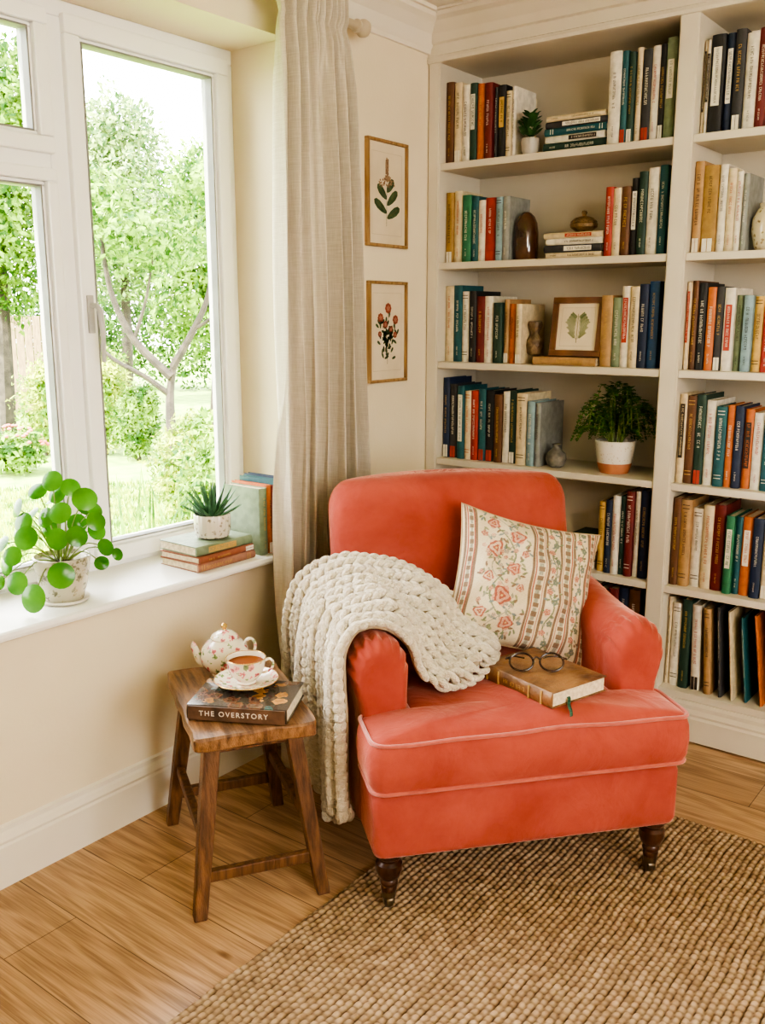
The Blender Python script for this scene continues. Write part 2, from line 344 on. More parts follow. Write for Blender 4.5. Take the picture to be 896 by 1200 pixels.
hp = [(YC, 2.435), (YC-.010, 2.437), (YC-.014, 2.447), (YC-.010, 2.458), (YC-.004, 2.462), (YC-.004, 2.500), (YC-.016, 2.505), (YC-.03, 2.53), (YC-.06, 2.565), (YC-.08, 2.575), (YC-.085, 2.588), (YC-.095, 2.589), (YC-.095, 2.598), (YC, 2.598)]
extrude_profile(mb, hp, 'x', XW+.002, -.15); bl(mb).build('cornice', case_m, bc, smooth=False)
mb = MB(); pp = [(YC, .01), (YC-.02, .01), (YC-.02, .095), (YC-.014, .103), (YC-.016, .112), (YC-.006, .126), (YC-.006, .14), (YC, .15)]
extrude_profile(mb, pp, 'x', XW+.024, -.15); mb.box(XW+.024, -.15, YC, YC+.05, .01, .152)
bl(mb).build('plinth', case_m, bc, smooth=False)

# ------------------------------------------------------------------ books
BC = {'cream': (.70,.58,.38), 'white': (.76,.70,.59), 'tan': (.46,.28,.13), 'brown': (.15,.065,.028), 'black': (.018,.018,.02), 'charcoal': (.045,.045,.05),
      'navy': (.018,.033,.08), 'blue': (.035,.10,.24), 'teal': (.018,.11,.13), 'dark green': (.018,.055,.038), 'green': (.035,.20,.10), 'sage': (.22,.28,.18),
      'red': (.42,.045,.03), 'dark red': (.18,.02,.018), 'orange': (.56,.16,.045), 'yellow': (.62,.40,.12), 'pale blue': (.26,.38,.42), 'grey': (.28,.29,.27), 'gold': (.38,.23,.07),
      'rust': (.30,.10,.055), 'rose brown': (.38,.19,.13)}
LC = {'white': (.78,.73,.62), 'gold': (.58,.37,.11), 'black': (.04,.03,.025), 'red': (.45,.06,.04)}
def bm(c): return pm('book_'+c.replace(' ', '_'), BC[c], tuple(x*.75 for x in BC[c]), 40, .55, .08, 300)
def lm(c): return pm('lettering_'+c, LC[c], None, 40, .5)
def glyphs(mb, z0, z1, s, xc, y, mi=0):
    z = z1
    while z - s*.6 > z0:
        if random.random() < .14: z -= s*.5; continue
        w = s*.52; t = s*.13
        mb.add([(xc-s/2, y, z-t), (xc+s/2, y, z-t), (xc+s/2, y, z), (xc-s/2, y, z)], [(0,1,2,3)], mi)
        k = random.choice([0, 1, 2, 3])
        if k in (0, 1): mb.add([(xc-s/2, y, z-w), (xc+s/2, y, z-w), (xc+s/2, y, z-w+t), (xc-s/2, y, z-w+t)], [(0,1,2,3)], mi)
        for q in random.sample([-.42, 0, .42], 1 if k == 0 else 2):
            mb.add([(xc+q*s-t/2, y, z-w), (xc+q*s+t/2, y, z-w), (xc+q*s+t/2, y, z), (xc+q*s-t/2, y, z)], [(0,1,2,3)], mi)
        z -= s*.76
ACC = {'black': 'white', 'white': 'red', 'gold': 'white', 'red': 'black'}
def book(label, th, H, D, col, tcol='white', loc=(0,0,0), rot=(0,0,0), group=None, style=None, mats=None, title=True):
    r = thing('book', label, 'book', loc, rot, group); t = min(.0028, th*.16); w = th/2
    out = [(-w, D), (-w, .004), (-w*.75, .0008), (-w*.35, -.0015), (0, -.0022), (w*.35, -.0015), (w*.75, .0008), (w, .004), (w, D), (w-t, D), (w-t, .006), (-w+t, .006), (-w+t, D)]
    mb = MB(); mb.loft([[(x, y, 0) for x, y in out], [(x, y, H) for x, y in out]])
    mb.build('cover', mats or bm(col), r, ang=30)
    mb = MB(); mb.box(-w+t, w-t, .006, D-.004, .003, H-.004); mb.build('pages', pages_m, r, smooth=False)
    if title:
        mb = MB(); s = min(th*.34, .0098)*random.uniform(.8, 1.1); y = -.0030; st = style if style is not None else random.choice([0,0,1,2,3,4])
        a, bb = H*random.uniform(.26,.45), H*random.uniform(.76,.88)
        mi = 0
        if st == 1:
            mb.add([(-w*.62, y+.0006, a-.006), (w*.62, y+.0006, a-.006), (w*.62, y+.0006, bb+.006), (-w*.62, y+.0006, bb+.006)], [(0,1,2,3)], 0); mi = 1
        if st == 2:
            for zz in (H*.1, H*.14, H*.9, H*.94): mb.add([(-w*.7, y+.0008, zz), (w*.7, y+.0008, zz), (w*.7, y+.0008, zz+.0025), (-w*.7, y+.0008, zz+.0025)], [(0,1,2,3)], 0)
        if st == 4:
            mb.add([(-w*.70, y+.0009, .002), (w*.70, y+.0009, .002), (w*.70, y+.0009, H*.16), (-w*.70, y+.0009, H*.16)], [(0,1,2,3)], 2)
        glyphs(mb, a, bb, s, 0, y, mi)
        if st in (0, 3): glyphs(mb, H*.08, H*.2, s*.6, 0, y, 0)
        mb.build('spine_title', [lm(tcol), bm(col), lm(ACC[tcol])], r, smooth=False)
    return r
ORD = ['first','second','third','fourth','fifth','sixth','seventh','eighth','ninth','tenth','eleventh','twelfth','thirteenth','fourteenth','fifteenth','sixteenth','seventeenth','eighteenth','nineteenth','twentieth']
SN = ['bottom shelf', 'fifth shelf', 'fourth shelf', 'third shelf', 'second shelf', 'top shelf']
def row(bay, sh, specs):
    vs = SH[sh]; x_prev = BX[bay][0]+.002
    for k, s in enumerate(specs):
        u0, u1, vt, c, tc_ = s[:5]; tilt = s[5] if len(s) > 5 else 0
        yp = YC+.03+random.uniform(0, .024)
        vt += random.uniform(-3, 3)
        a = W(u0, vt+40, 'y', yp).x; b_ = W(u1, vt+40, 'y', yp).x
        top = W((u0+u1)/2, vt, 'y', yp).z
        a = max(a, x_prev+.0006); th = max(b_-a-.0006, .010); H = max(.12, min(top-vs, .335))
        if a+th > BX[bay][1]-.002: th = max(.008, BX[bay][1]-.002-a)
        size = 'tall' if H > .272 else ('short' if H < .225 else 'medium')
        size = ('thick' if th > .042 else size)
        lab = f"{size} {c} book with {tc_} lettering, {ORD[k]} from left on {SN[sh]}, {'left' if bay == 0 else 'right'} bay"
        ta = R(tilt); lift = 0; cx = a+th/2
        if ta < 0: cx = a+th/2*math.cos(ta)+H*math.sin(-ta); lift = abs(math.sin(ta))*th/2
        elif ta > 0: lift = abs(math.sin(ta))*th/2
        book(lab, th, H, random.uniform(.15, .20), c, tc_, (cx, yp, vs+.0005+lift), (0, ta, 0), f"books on the {SN[sh]} of the {'left' if bay == 0 else 'right'} bay")
        x_prev = a+th + (H*math.sin(-ta) if ta < 0 else 0)
row(0, 5, [(519,531,99,'brown','gold'),(532,541,98,'cream','black'),(541,550,99,'white','black'),(550,558,98,'dark green','white'),(558,567,100,'orange','gold'),(567,576,97,'dark red','white'),(576,583,101,'charcoal','white'),(583,592,98,'black','gold'),(592,599,104,'cream','black'),(599,604,102,'white','black'),
    (713,727,61,'white','black'),(727,735,62,'teal','white'),(735,743,60,'dark green','gold'),(743,752,59,'cream','black'),(752,763,56,'charcoal','white'),(763,772,54,'white','red'),(772,780,52,'black','gold'),(780,792,43,'sage','white')])
row(0, 4, [(522,531,224,'gold','black'),(531,541,226,'cream','red'),(541,551,227,'green','white'),(551,560,231,'teal','white'),(560,568,232,'white','red'),(568,580,230,'red','white'),(580,588,229,'pale blue','black'),(588,596,231,'grey','white'),
    (708,717,219,'red','white'),(717,726,219,'cream','black'),(726,737,216,'brown','gold'),(737,747,206,'black','white'),(747,757,204,'dark green','white'),(757,770,197,'white','black'),(770,781,193,'teal','white')])
row(0, 3, [(521,531,338,'cream','red'),(531,541,337,'teal','white'),(541,549,340,'white','black'),(549,557,343,'black','white'),(557,567,346,'dark red','gold'),(567,577,350,'white','red'),(577,587,352,'dark green','white'),(587,596,353,'tan','black'),(596,603,355,'orange','black'),(603,610,355,'cream','black'),
    (703,716,348,'tan','gold'),(716,727,347,'sage','white'),(727,737,338,'white','red'),(737,747,337,'cream','black'),(747,758,333,'navy','white'),(758,771,330,'blue','gold')])
row(0, 2, [(516,526,444,'navy','gold'),(526,535,452,'charcoal','white'),(535,543,455,'teal','white'),(543,551,457,'cream','red'),(551,559,458,'red','white'),(559,568,458,'teal','white'),(568,578,460,'black','white'),(578,587,461,'brown','gold'),(587,596,461,'white','black'),(596,604,461,'dark green','gold'),(604,616,460,'cream','black'),(616,625,470,'pale blue','white'),(625,632,472,'grey','black')])
row(0, 1, [(700,708,586,'yellow','black'),(708,716,583,'navy','white'),(716,724,583,'white','red'),(724,732,580,'dark green','white'),(732,741,577,'dark red','white'),(741,749,575,'white','black'),(749,759,573,'navy','gold')])
row(0, 0, [(688,698,690,'brown','gold'),(698,710,690,'charcoal','white'),(710,722,688,'dark red','gold'),(722,735,689,'navy','white'),(735,748,686,'brown','white')])
row(1, 5, [(813,822,49,'cream','black'),(822,832,48,'white','black'),(832,848,38,'black','white'),(848,860,40,'navy','white'),(860,872,37,'charcoal','gold'),(872,888,36,'white','black'),(888,899,30,'dark red','white')])
row(1, 4, [(810,823,192,'tan','black'),(823,840,195,'gold','black'),(840,851,192,'white','black'),(851,861,195,'cream','red'),(861,869,200,'white','red'),(869,876,203,'grey','white')])
row(1, 3, [(799,808,328,'cream','red'),(808,817,330,'brown','gold'),(817,827,333,'black','white'),(827,837,335,'orange','white'),(837,847,336,'charcoal','gold'),(847,859,340,'white','red'),(859,869,343,'sage','black'),(869,880,345,'pale blue','black'),(880,893,345,'yellow','black'),(893,904,346,'red','white')])
row(1, 2, [(792,803,462,'cream','black'),(803,814,461,'brown','gold'),(814,825,465,'dark green','white'),(825,837,470,'white','red'),(837,849,474,'teal','white'),(849,859,477,'orange','white'),(859,869,479,'navy','white'),(869,881,480,'orange','black'),(881,893,482,'white','red'),(893,905,482,'teal','white')])
row(1, 1, [(785,796,586,'brown','gold'),(796,808,588,'tan','black'),(808,822,594,'white','black'),(822,834,594,'cream','red'),(834,848,590,'dark red','gold'),(848,858,604,'green','white'),(858,868,606,'teal','white'),(868,880,607,'orange','white'),(880,892,606,'navy','white'),(892,905,606,'cream','black')])
row(1, 0, [(778,786,698,'cream','black'),(786,797,704,'white','black'),(797,808,703,'dark green','gold'),(808,819,708,'white','red',-2),(820,830,711,'tan','black',-3.5),(832,841,714,'charcoal','white',-4.5),(842,852,716,'cream','red',-5.5),(853,863,722,'teal','white',-6.5),(865,875,722,'orange','black',-7.5),(877,886,716,'dark red','gold',-8),(889,899,716,'navy','white',-8)])
def pile(x0, x1, y0, z, items, where):
    n = len(items); g = 'books lying in a pile on the '+where
    for k, (th, c, tc_) in enumerate(items):
        L = (x1-x0) - random.uniform(0, .02); cx = (x0+x1)/2+random.uniform(-.004, .004)
        pos = 'top' if k == n-1 else ('bottom' if k == 0 else ORD[k]+' from bottom')
        lab = f"{c} book lying {pos} of the pile on the {where}, left bay" if n > 1 else f"{c} book lying flat on the {where} under the framed print"
        book(lab, th, L, .15, c, tc_, (cx-L/2, y0+random.uniform(0, .008), z+th/2), (0, R(90), 0), g)
        z += th+.0006
    return z
def Xat(u, v, y=YC+.035): return W(u, v, 'y', y).x
z1p = pile(Xat(638, 140), Xat(711, 140), YC+.03, SH[5]+.0005, [(.030,'dark green','white'),(.024,'white','black'),(.024,'teal','white'),(.022,'charcoal','white'),(.018,'cream','black')], 'top shelf')
z2p = pile(Xat(637, 285), Xat(706, 285), YC+.03, SH[4]+.0005, [(.020,'cream','black'),(.026,'charcoal','white'),(.022,'white','black'),(.020,'cream','red')], 'second shelf')
z3p = pile(Xat(622, 415), Xat(701, 415), YC+.028, SH[3]+.0005, [(.030,'tan','gold')], 'third shelf')
pile(Xat(664, 620), Xat(699, 620), YC+.03, SH[1]+.0005, [(.03,'white','black'),(.035,'charcoal','white'),(.03,'tan','black'),(.03,'dark green','white')], 'fifth shelf')

# ------------------------------------------------------------------ shelf ornaments
def leafquad(mb, p, d, up, L, w, mi=0, fold=.15):
    d = d.normalized(); s = d.cross(up)
    if s.length < 1e-4: s = d.cross(Vector((1,0,0)))
    s.normalize(); n = s.cross(d)
    mb.add([p, p+d*L*.35+s*w/2+n*w*fold, p+d*L*.75+s*w*.35+n*w*fold, p+d*L, p+d*L*.75-s*w*.35+n*w*fold, p+d*L*.35-s*w/2+n*w*fold, p+d*L*.4, p+d*L*.75],
           [(0,1,6),(1,2,7,6),(2,3,7),(3,4,7),(4,5,6,7),(5,0,6)], mi)
c = W(719, 541, 'y', YC+.10); c = Vector((c.x, YC+.105, SH[2]+.0005))
fern = thing('potted_fern', 'bushy green fern in white and terracotta pot on the fourth shelf', 'houseplant', c)
mb = MB(); mb.lathe([(.052,0),(.060,.02),(.064,.038)], n=32, mi=1); mb.lathe([(.064,.038),(.072,.085),(.075,.118),(.072,.121),(.066,.118),(.064,.10),(0.001,.10)], n=32, mi=0, cap=(False, True))
pot = mb.build('pot', [china('dimpled_white', (.78,.74,.66), 90, .25, ((.60,.52,.42),)*4, .95), terra_m], fern)
mb = MB(); mb.lathe([(.066,.098),(.03,.108),(.001,.110)], n=20); mb.build('soil', soil_m, fern)
mb = MB(); ms = MB()
for i in range(74):
    a = random.uniform(0, 2*PI); reach = random.uniform(.04, .165); hgt = random.uniform(.05, .215)*(1 if reach < .1 else .72)
    if math.sin(a) > 0: reach *= .8
    P = [Vector((.02*math.cos(a), .02*math.sin(a), .105)), Vector((reach*.45*math.cos(a), reach*.45*math.sin(a), .11+hgt*.8)), Vector((reach*math.cos(a), reach*math.sin(a), .11+hgt)), Vector((reach*1.25*math.cos(a), reach*1.15*math.sin(a), .10+hgt*.45))]
    pts = catmull(P, 16); ms.tube(pts, .0012, 4)
    for k in range(3, 16):
        d = (pts[k]-pts[k-1]).normalized(); s = d.cross(Vector((0,0,1))).normalized(); sz = .028*(1-abs(k-7)/14)
        for sg in (-1, 1):
            leafquad(mb, pts[k], s*sg+d*.4+Vector((0,0,random.uniform(-.3,.25))), Vector((0,0,1)), sz*random.uniform(.8,1.2), sz*.66)
fxm = BX[0][1]-c.x-.004; fym = BD-c.y-.004
for q in (mb, ms): q.v = [(min(x, fxm), min(y, fym), min(z, .350)) for x, y, z in q.v]
mb.build('foliage', fern_m, fern); ms.build('stem', stem_m, fern)
c = W(622, 165, 'y', YC+.06)
pl = thing('potted_plant', 'small dark leafy plant in grey pot beside the book pile on top shelf', 'houseplant', (c.x+.003, YC+.050, SH[5]+.0005))
mb = MB(); mb.lathe([(.024,0),(.031,.015),(.034,.05),(.032,.058),(.029,.055),(.001,.05)], n=24); mb.build('pot', pm('grey_pot', (.50,.46,.40), None, 20, .5), pl)
mb = MB()
for i in range(150):
    a = random.uniform(0, 2*PI); e = random.uniform(.1, 1.4); r = random.uniform(.01, .048)
    p = Vector((r*.7*math.cos(a)*math.cos(e), r*math.sin(a)*math.cos(e), .06+r*1.8*math.sin(e))); leafquad(mb, p, Vector((math.cos(a)*.8, math.sin(a), .6)), Vector((0,0,1)), .026, .017)
mb.build('foliage', darkleaf_m, pl)
c = W(614, 290, 'y', YC+.09)
mb = MB(); mb.lathe([(.044,0),(.047,.005),(.048,.05),(.047,.10),(.042,.135),(.032,.158),(.018,.172),(.012,.176),(.001,.177)], n=32)
o = mb.build('vase', pm('dark_brown_glaze', (.10,.04,.018), (.03,.014,.008), 14, .15, coat=.6), ang=60); o.location = (c.x+.006, YC+.09, SH[4]+.001); tag(o, 'glossy dark brown dome shaped vessel on the second shelf beside grey book', 'vase')
c = W(684, 262, 'y', YC+.09)
jar = thing('lidded_bowl', 'small round carved bronze bowl with knobbed lid on second shelf pile', 'bowl', (c.x, YC+.09, z2p+.0003))
bz = pm('aged_bronze', (.30,.19,.08), (.12,.075,.03), 60, .4, .5, 120, metal=.4)
mb = MB(); mb.lathe([(.022,0),(.03,.004),(.048,.018),(.050,.028),(.046,.034)], n=28); mb.build('bowl', bz, jar)
mb = MB(); mb.lathe([(.048,.034),(.047,.038),(.034,.050),(.016,.056),(.008,.057),(.007,.062),(.011,.068),(.008,.075),(.001,.077)], n=28); mb.build('lid', bz, jar)
c = W(624, 372, 'y', YC+.10)
mb = MB(); mb.lathe([(.024,0),(.034,.012),(.040,.045),(.036,.07),(.022,.088),(.018,.098),(.028,.12),(.034,.135),(.030,.15),(.022,.152),(.001,.146)], n=28)
o = mb.build('vase', pm('mottled_stone', (.26,.17,.09), (.07,.045,.025), 30, .45, .6, 60), ang=60); o.location = (c.x+.012, YC+.10, z3p+.0005); o.scale = (.85,.85,.85); tag(o, 'mottled brown stone vase on third shelf left of the framed print', 'vase')
c = W(652, 530, 'y', YC+.08)
mb = MB(); mb.lathe([(.022,0),(.036,.008),(.046,.032),(.042,.055),(.024,.070),(.016,.076),(.014,.086),(.020,.094),(.016,.095),(.001,.088)], n=28)
o = mb.build('vase', pm('grey_stone', (.24,.22,.18), (.09,.085,.07), 25, .5, .5, 50), ang=60); o.location = (c.x-.002, YC+.08, SH[2]+.001); o.scale = (.88,.88,.95); tag(o, 'small squat grey stone vase between grey book and fern', 'vase')
c = W(893, 280, 'y', YC+.09)
mb = MB(); mb.lathe([(.035,0),(.045,.01),(.058,.06),(.056,.10),(.042,.128),(.034,.136),(.038,.148),(.034,.149),(.001,.14)], n=32)
o = mb.build('vase', china('carved_cream', (.60,.52,.37), 60, .3, ((.34,.26,.16),)*4, .95), ang=60); o.location = (c.x+.018, YC+.10, SH[4]+.001); tag(o, 'cream vase with carved pattern on second shelf, right bay', 'vase')

# framed prints
def botanical(mb, w, h, kind, y):
    def lf(x, z, ang, L, wd, mi, n=10, dy=0):
        c_, s_ = math.cos(ang), math.sin(ang); P = []
        for i in range(n):
            t = i/n*2*PI; a = L/2*(1-math.cos(t)); b_ = wd/2*math.sin(t)*(1-.25*math.cos(t)); P.append((x+a*c_-b_*s_, y-dy, z+a*s_+b_*c_))
        mb.add(P, [tuple(range(n))], mi)
    def st(p, q, t=.0018):
        d = Vector((q[0]-p[0], 0, q[1]-p[1])).normalized(); s = Vector((d.z, 0, -d.x))*t/2
        P = [Vector((p[0], y+.0002, p[1])), Vector((q[0], y+.0002, q[1]))]; mb.add([P[0]-s, P[0]+s, P[1]+s, P[1]-s], [(0,1,2,3)], 2)
    if kind == 0:
        st((-.01*w, -h*.32), (w*.0, h*.15))
        for k, (z, a, L, sg) in enumerate(((-.24, 28, .40, 1), (-.19, 150, .40, -1), (-.11, 40, .38, 1), (-.05, 140, .34, -1), (.02, 50, .28, 1))):
            lf(0, z*h, R(a), w*L, w*.14, 0); lf(0, z*h, R(a), w*L*.95, w*.012, 2, 8, .0003)
        for k in range(150):
            t = random.random(); lf(random.uniform(-1,1)*w*.20*(1-t**1.3)*math.sin(PI*min(1, t*1.6+.35)), h*.08+t*h*.26, random.uniform(0, 6.28), w*.048, w*.032, random.choice((1,1,4)), 7, random.random()*.0003)
    elif kind == 1:
        for (fx, fz, r) in ((-.20, .15, .085), (.02, .25, .095), (.23, .13, .085), (-.22, -.02, .055), (.22, -.03, .06), (-.06, .08, .07), (.10, .03, .06)):
            st((0, -h*.14), (fx*w, fz*h), .0014)
            for k in range(8): lf(fx*w, fz*h, k*.79, w*r, w*r*.72, 1, 8, .0001*(k % 3))
            for k in range(5): lf(fx*w, fz*h, k*1.26+.3, w*r*.55, w*r*.4, 4, 7, .0004)
        st((0, -h*.34), (0, -h*.1))
        for k in range(64):
            a = random.uniform(0, 6.28); rr = random.uniform(.04, .29); lf(rr*w*math.cos(a), rr*h*.85*math.sin(a)-h*.07, random.uniform(.2, 2.9), w*.115, w*.050, 0, 8)
    else:
        st((0, -h*.34), (0, h*.28))
        for sg in (-1, 1):
            for k in range(6):
                z0 = -h*.26+k*h*.085; L = w*.26*(1-abs(k-2)*.14)
                st((0, z0), (sg*L, z0+L*.8), .0010)
                for q in range(2, 9):
                    t = q/8; x = sg*L*t; z = z0+L*.8*t
                    lf(x, z, R(100 if sg > 0 else 80), w*.05, w*.022, 0, 7, .0001); lf(x, z, R(-10 if sg > 0 else 190), w*.05, w*.022, 0, 7, .0001)
def framed(name, label, w, h, fw, loc, rot, kind, fmat, parentcat='picture', depth=.018):
    r = thing(name, label, parentcat, loc, rot)
    mb = MB()
    for (a,b_,c_,d_) in ((-w/2,w/2,-h/2,-h/2+fw),(-w/2,w/2,h/2-fw,h/2),(-w/2,-w/2+fw,-h/2+fw,h/2-fw),(w/2-fw,w/2,-h/2+fw,h/2-fw)): mb.box(a,b_,-depth,0,c_,d_)
    mb.build('frame', fmat, r, smooth=False, bevel=.0015)
    mb = MB(); mb.box(-w/2+fw,w/2-fw,-depth*.45,-.001,-h/2+fw,h/2-fw); mb.build('print_paper', paper_m, r, smooth=False)
    mb = MB(); botanical(mb, w-2*fw, h-2*fw, kind, -depth*.45-.0006)
    q = .82; ww, hh = (w-2*fw)*q/2, (h-2*fw)*q/2
    for (a,b_,c_,d_) in ((-ww,ww,-hh,-hh+.001),(-ww,ww,hh-.001,hh),(-ww,-ww+.001,-hh,hh),(ww-.001,ww,-hh,hh)):
        mb.add([(a,-depth*.45-.0004,c_),(b_,-depth*.45-.0004,c_),(b_,-depth*.45-.0004,d_),(a,-depth*.45-.0004,d_)], [(0,1,2,3)], 3)
    fc = {0: ((.24,.14,.08), (.34,.22,.13)), 1: ((.32,.085,.05), (.44,.19,.12)), 2: ((.2,.2,.1), (.3,.3,.2))}[kind]
    cols = [pm('ink_green%s' % kind, (.075,.115,.05) if kind < 2 else (.16,.22,.09), (.03,.06,.025) if kind < 2 else (.10,.15,.06), 40, .8), pm('ink_petal%s' % kind, fc[0], None, 60, .8), pm('ink_stem', (.10,.11,.04), None, 40, .8), pm('ink_line', (.50,.40,.26), None, 40, .8), pm('ink_petal_light%s' % kind, fc[1], None, 60, .8)]
    mb.build('botanical_drawing', cols, r, smooth=False); return r
framed('framed_print', 'upper oak framed botanical print of a leafy stem with brown blossom', .245, .375, .011, (XW+.001, 2.866, 1.938), (0,0,R(90)), 0, oak_m)
framed('framed_print', 'lower oak framed botanical print of a plant with red flowers', .238, .375, .011, (XW+.001, 2.870, 1.440), (0,0,R(90)), 1, oak_m)
c = W(674, 380, 'y', YC+.05)
framed('framed_print', 'dark wooden framed small botanical print leaning on third bookcase shelf', .205, .215, .022, (c.x, YC+.075, z3p+.108), (R(-8),0,0), 2, brownframe_m)

# ------------------------------------------------------------------ sill things
sg = 'books lying in a pile on the window sill'
zz = SZ
for k, (c_, th, lab, tc_) in enumerate((('rose brown', .026, 'worn rose brown book at the bottom of the window sill pile', 'gold'), ('rust', .022, 'rust coloured book in the middle of the window sill pile', 'gold'), ('sage', .030, 'sage green book on top of the window sill pile under succulent', 'gold'))):
    L = .235+.006*(2-k)
    M = Matrix.Translation((-2.150-.003*k, 2.118-.004*k, zz+th/2)) @ Matrix.Rotation(R(90+(0, 2, -1)[k]), 4, 'Z') @ Matrix.Rotation(R(-90), 4, 'Y')
    o = book(lab, th, L, .18, c_, tc_, group=sg); o.matrix_world = M; zz += th+.0005
c = (-2.228, 2.005)
su = thing('potted_succulent', 'spiky dark green succulent in woven patterned pot on sill books', 'houseplant', (c[0], c[1], zz+.0005))
mb = MB(); n_ = 96
def ribbed(r, z): return [(r*(1+.018*math.cos(24*2*PI*i/n_))*math.cos(2*PI*i/n_), r*(1+.018*math.cos(24*2*PI*i/n_))*math.sin(2*PI*i/n_), z) for i in range(n_)]
mb.loft([ribbed(r, z) for r, z in ((.042,0),(.052,.006),(.058,.03),(.059,.074),(.057,.079),(.052,.076),(.050,.064),(.001,.064))]); mb.build('pot', potpat_m, su)
mb = MB(); mb.lathe([(.050,.062),(.001,.067)], n=20); mb.build('soil', soil_m, su)
mb = MB()
for ringi, (nl, e0, L) in enumerate(((12, 22, .095), (11, 42, .112), (9, 60, .120), (6, 78, .115))):
    for i in range(nl):
        a = 2*PI*i/nl+ringi*.4+random.uniform(-.15,.15); e = R(e0+random.uniform(-6,6)); d = Vector((math.cos(a)*math.cos(e), math.sin(a)*math.cos(e), math.sin(e)))
        p0 = Vector((d.x*.01, d.y*.01, .064)); pts = [p0, p0+d*L*.3, p0+d*L*.7+Vector((0,0,.004)), p0+d*L+Vector((0,0,.010))]
        mb.tube(pts, [.007,.008,.0048,.0005], 6, flat=.6)
mb.build('foliage', succ_m, su)
yy = 2.146
for k, (c_, th, H, lab, tc_) in enumerate((('sage', .036, .225, 'thick sage green book standing on the window sill beside succulent', 'gold'), ('orange', .018, .232, 'orange book standing between green and red books on window sill', 'black'), ('dark red', .018, .228, 'dark red book standing on the sill between orange and teal books', 'gold'), ('teal', .022, .245, 'teal book standing on the window sill beside the dark blue one', 'gold'), ('navy', .022, .25, 'dark blue book standing last on window sill beside curtain', 'gold'))):
    book(lab, th, H, .17, c_, tc_, (-2.150, yy+th/2, SZ+.0005), (0, 0, R(90)), 'books standing on the window sill'); yy += th+.0008
pz = thing('potted_pilea', 'round leaved bright green plant in beige patterned pot on sill', 'houseplant', (-2.240, 1.455, SZ+.0005))
mb = MB(); mb.lathe([(.048,.0),(.052,.004),(.066,.05),(.076,.110),(.078,.128),(.074,.130),(.070,.118),(.001,.115)], n=36); mb.build('pot', china('marbled_pot', (.52,.47,.37), 44, .42, ((.24,.22,.15),(.36,.33,.24),(.22,.20,.14),(.36,.31,.22)), .92, .03), pz)
mb = MB(); mb.lathe([(.050,.0),(.066,.002),(.070,.010),(.064,.010),(.052,.005)], n=32, cap=(False,False)); mb.build('saucer', glaze_m, pz)
mb = MB(); mb.lathe([(.070,.113),(.001,.119)], n=20); mb.build('soil', soil_m, pz)
mb = MB(); ms = MB()
ff = -hv
LT = [(-.155,.02,.165,.024),(-.10,.03,.27,.024),(-.045,.02,.315,.024),(-.075,.06,.235,.026),(-.13,.06,.115,.024),(.00,.03,.345,.026),(.045,.02,.325,.024),(.085,.03,.295,.030),(.03,.07,.265,.027),(.115,.04,.235,.024),(-.02,.04,.245,.025),(-.06,.09,.200,.029),(.02,.08,.195,.026),(.07,.07,.20,.026),(-.10,.09,.150,.024),(-.085,.11,.08,.028),(-.035,.135,.045,.034),(.045,.14,.110,.031),(.14,.05,.165,.022),(-.15,.07,.07,.018),(-.02,-.04,.28,.024),(.06,-.05,.25,.024),(-.085,-.03,.24,.022),(.09,-.04,.19,.024),(.120,.03,.115,.018),(.165,.03,.14,.016),(.0,.0,.30,.022),(-.11,.0,.20,.022),(.10,.0,.26,.022),(-.03,-.02,.20,.024),(.05,.0,.22,.024)]
for (a, t, h, r) in LT:
    r *= 1.15
    c = rv*a + ff*t + Vector((0,0,h)); base = Vector((c.x*.12, c.y*.12, .115))
    pts = catmull([base, (base+c)/2+Vector((0,0,.03)), c], 8); ms.tube(pts, .0018, 5)
    n = (Vector((c.x*.8, c.y*.8, .03)) + ff*.10 + Vector((random.uniform(-.05,.05), random.uniform(-.05,.05), random.uniform(.01,.07)))).normalized()
    u = n.cross(Vector((0,0,1))).normalized(); w = u.cross(n); k = 18
    ringp = [[c+(u*math.cos(2*PI*i/k)+w*math.sin(2*PI*i/k))*(r*q)+n*(.006*(1-q*q)) for i in range(k)] for q in (1, .7, .35, .04)]
    mb.loft(ringp, cap=(False, True))
mb.build('foliage', pilea_m, pz); ms.build('stem', stem_m, pz)

# ------------------------------------------------------------------ curtain
cu_n, cz_n = 260, 70; vs = []; fs = []
y0t, y1t, y0b, y1b = 2.140, 2.455, 2.100, 2.540
def sst(a, b, x): x = max(0, min(1, (x-a)/(b-a))); return x*x*(3-2*x)
for j in range(cz_n+1):
    t = (j/cz_n)**1.25; z = 2.490 + (.012-2.490)*t; s = min(1, t*1.6)
    ya = y0t+(y0b-y0t)*s; yb = y1t+(y1b-y1t)*s
    body = sst(.040, .13, t)
    for i in range(cu_n+1):
        a = i/cu_n; ph = 2*PI*6.2*(a + .034*math.sin(2.2*t*PI+a*5)*s + .012*math.sin(a*17)) + .4
        amp = (.032 + .010*math.sin(a*9+t*2)) * (.35+.65*body)
        sh = math.sin(ph); sh = math.copysign(abs(sh)**.6, sh)
        x = -2.022 + amp*sh*(.8+.2*s) + .006*math.sin(a*44+t*5)*body
        pin = math.sin(a*2*PI*13); x += .015*(1-body)*math.copysign(abs(pin)**.6, pin)
        cinch = math.exp(-((t-.048)/.009)**2); x -= .012*cinch*max(0, pin)
        yyv = ya+(yb-ya)*a + .016*math.cos(ph)*s
        yyv += (.5-a)*.03*cinch
        vs.append((x, yyv, z))
for j in range(cz_n):
    for i in range(cu_n): k = j*(cu_n+1)+i; fs.append((k, k+1, k+cu_n+2, k+cu_n+1))
mb = MB(); mb.add([(x+2.03, y-2.4, z) for x, y, z in vs], fs)
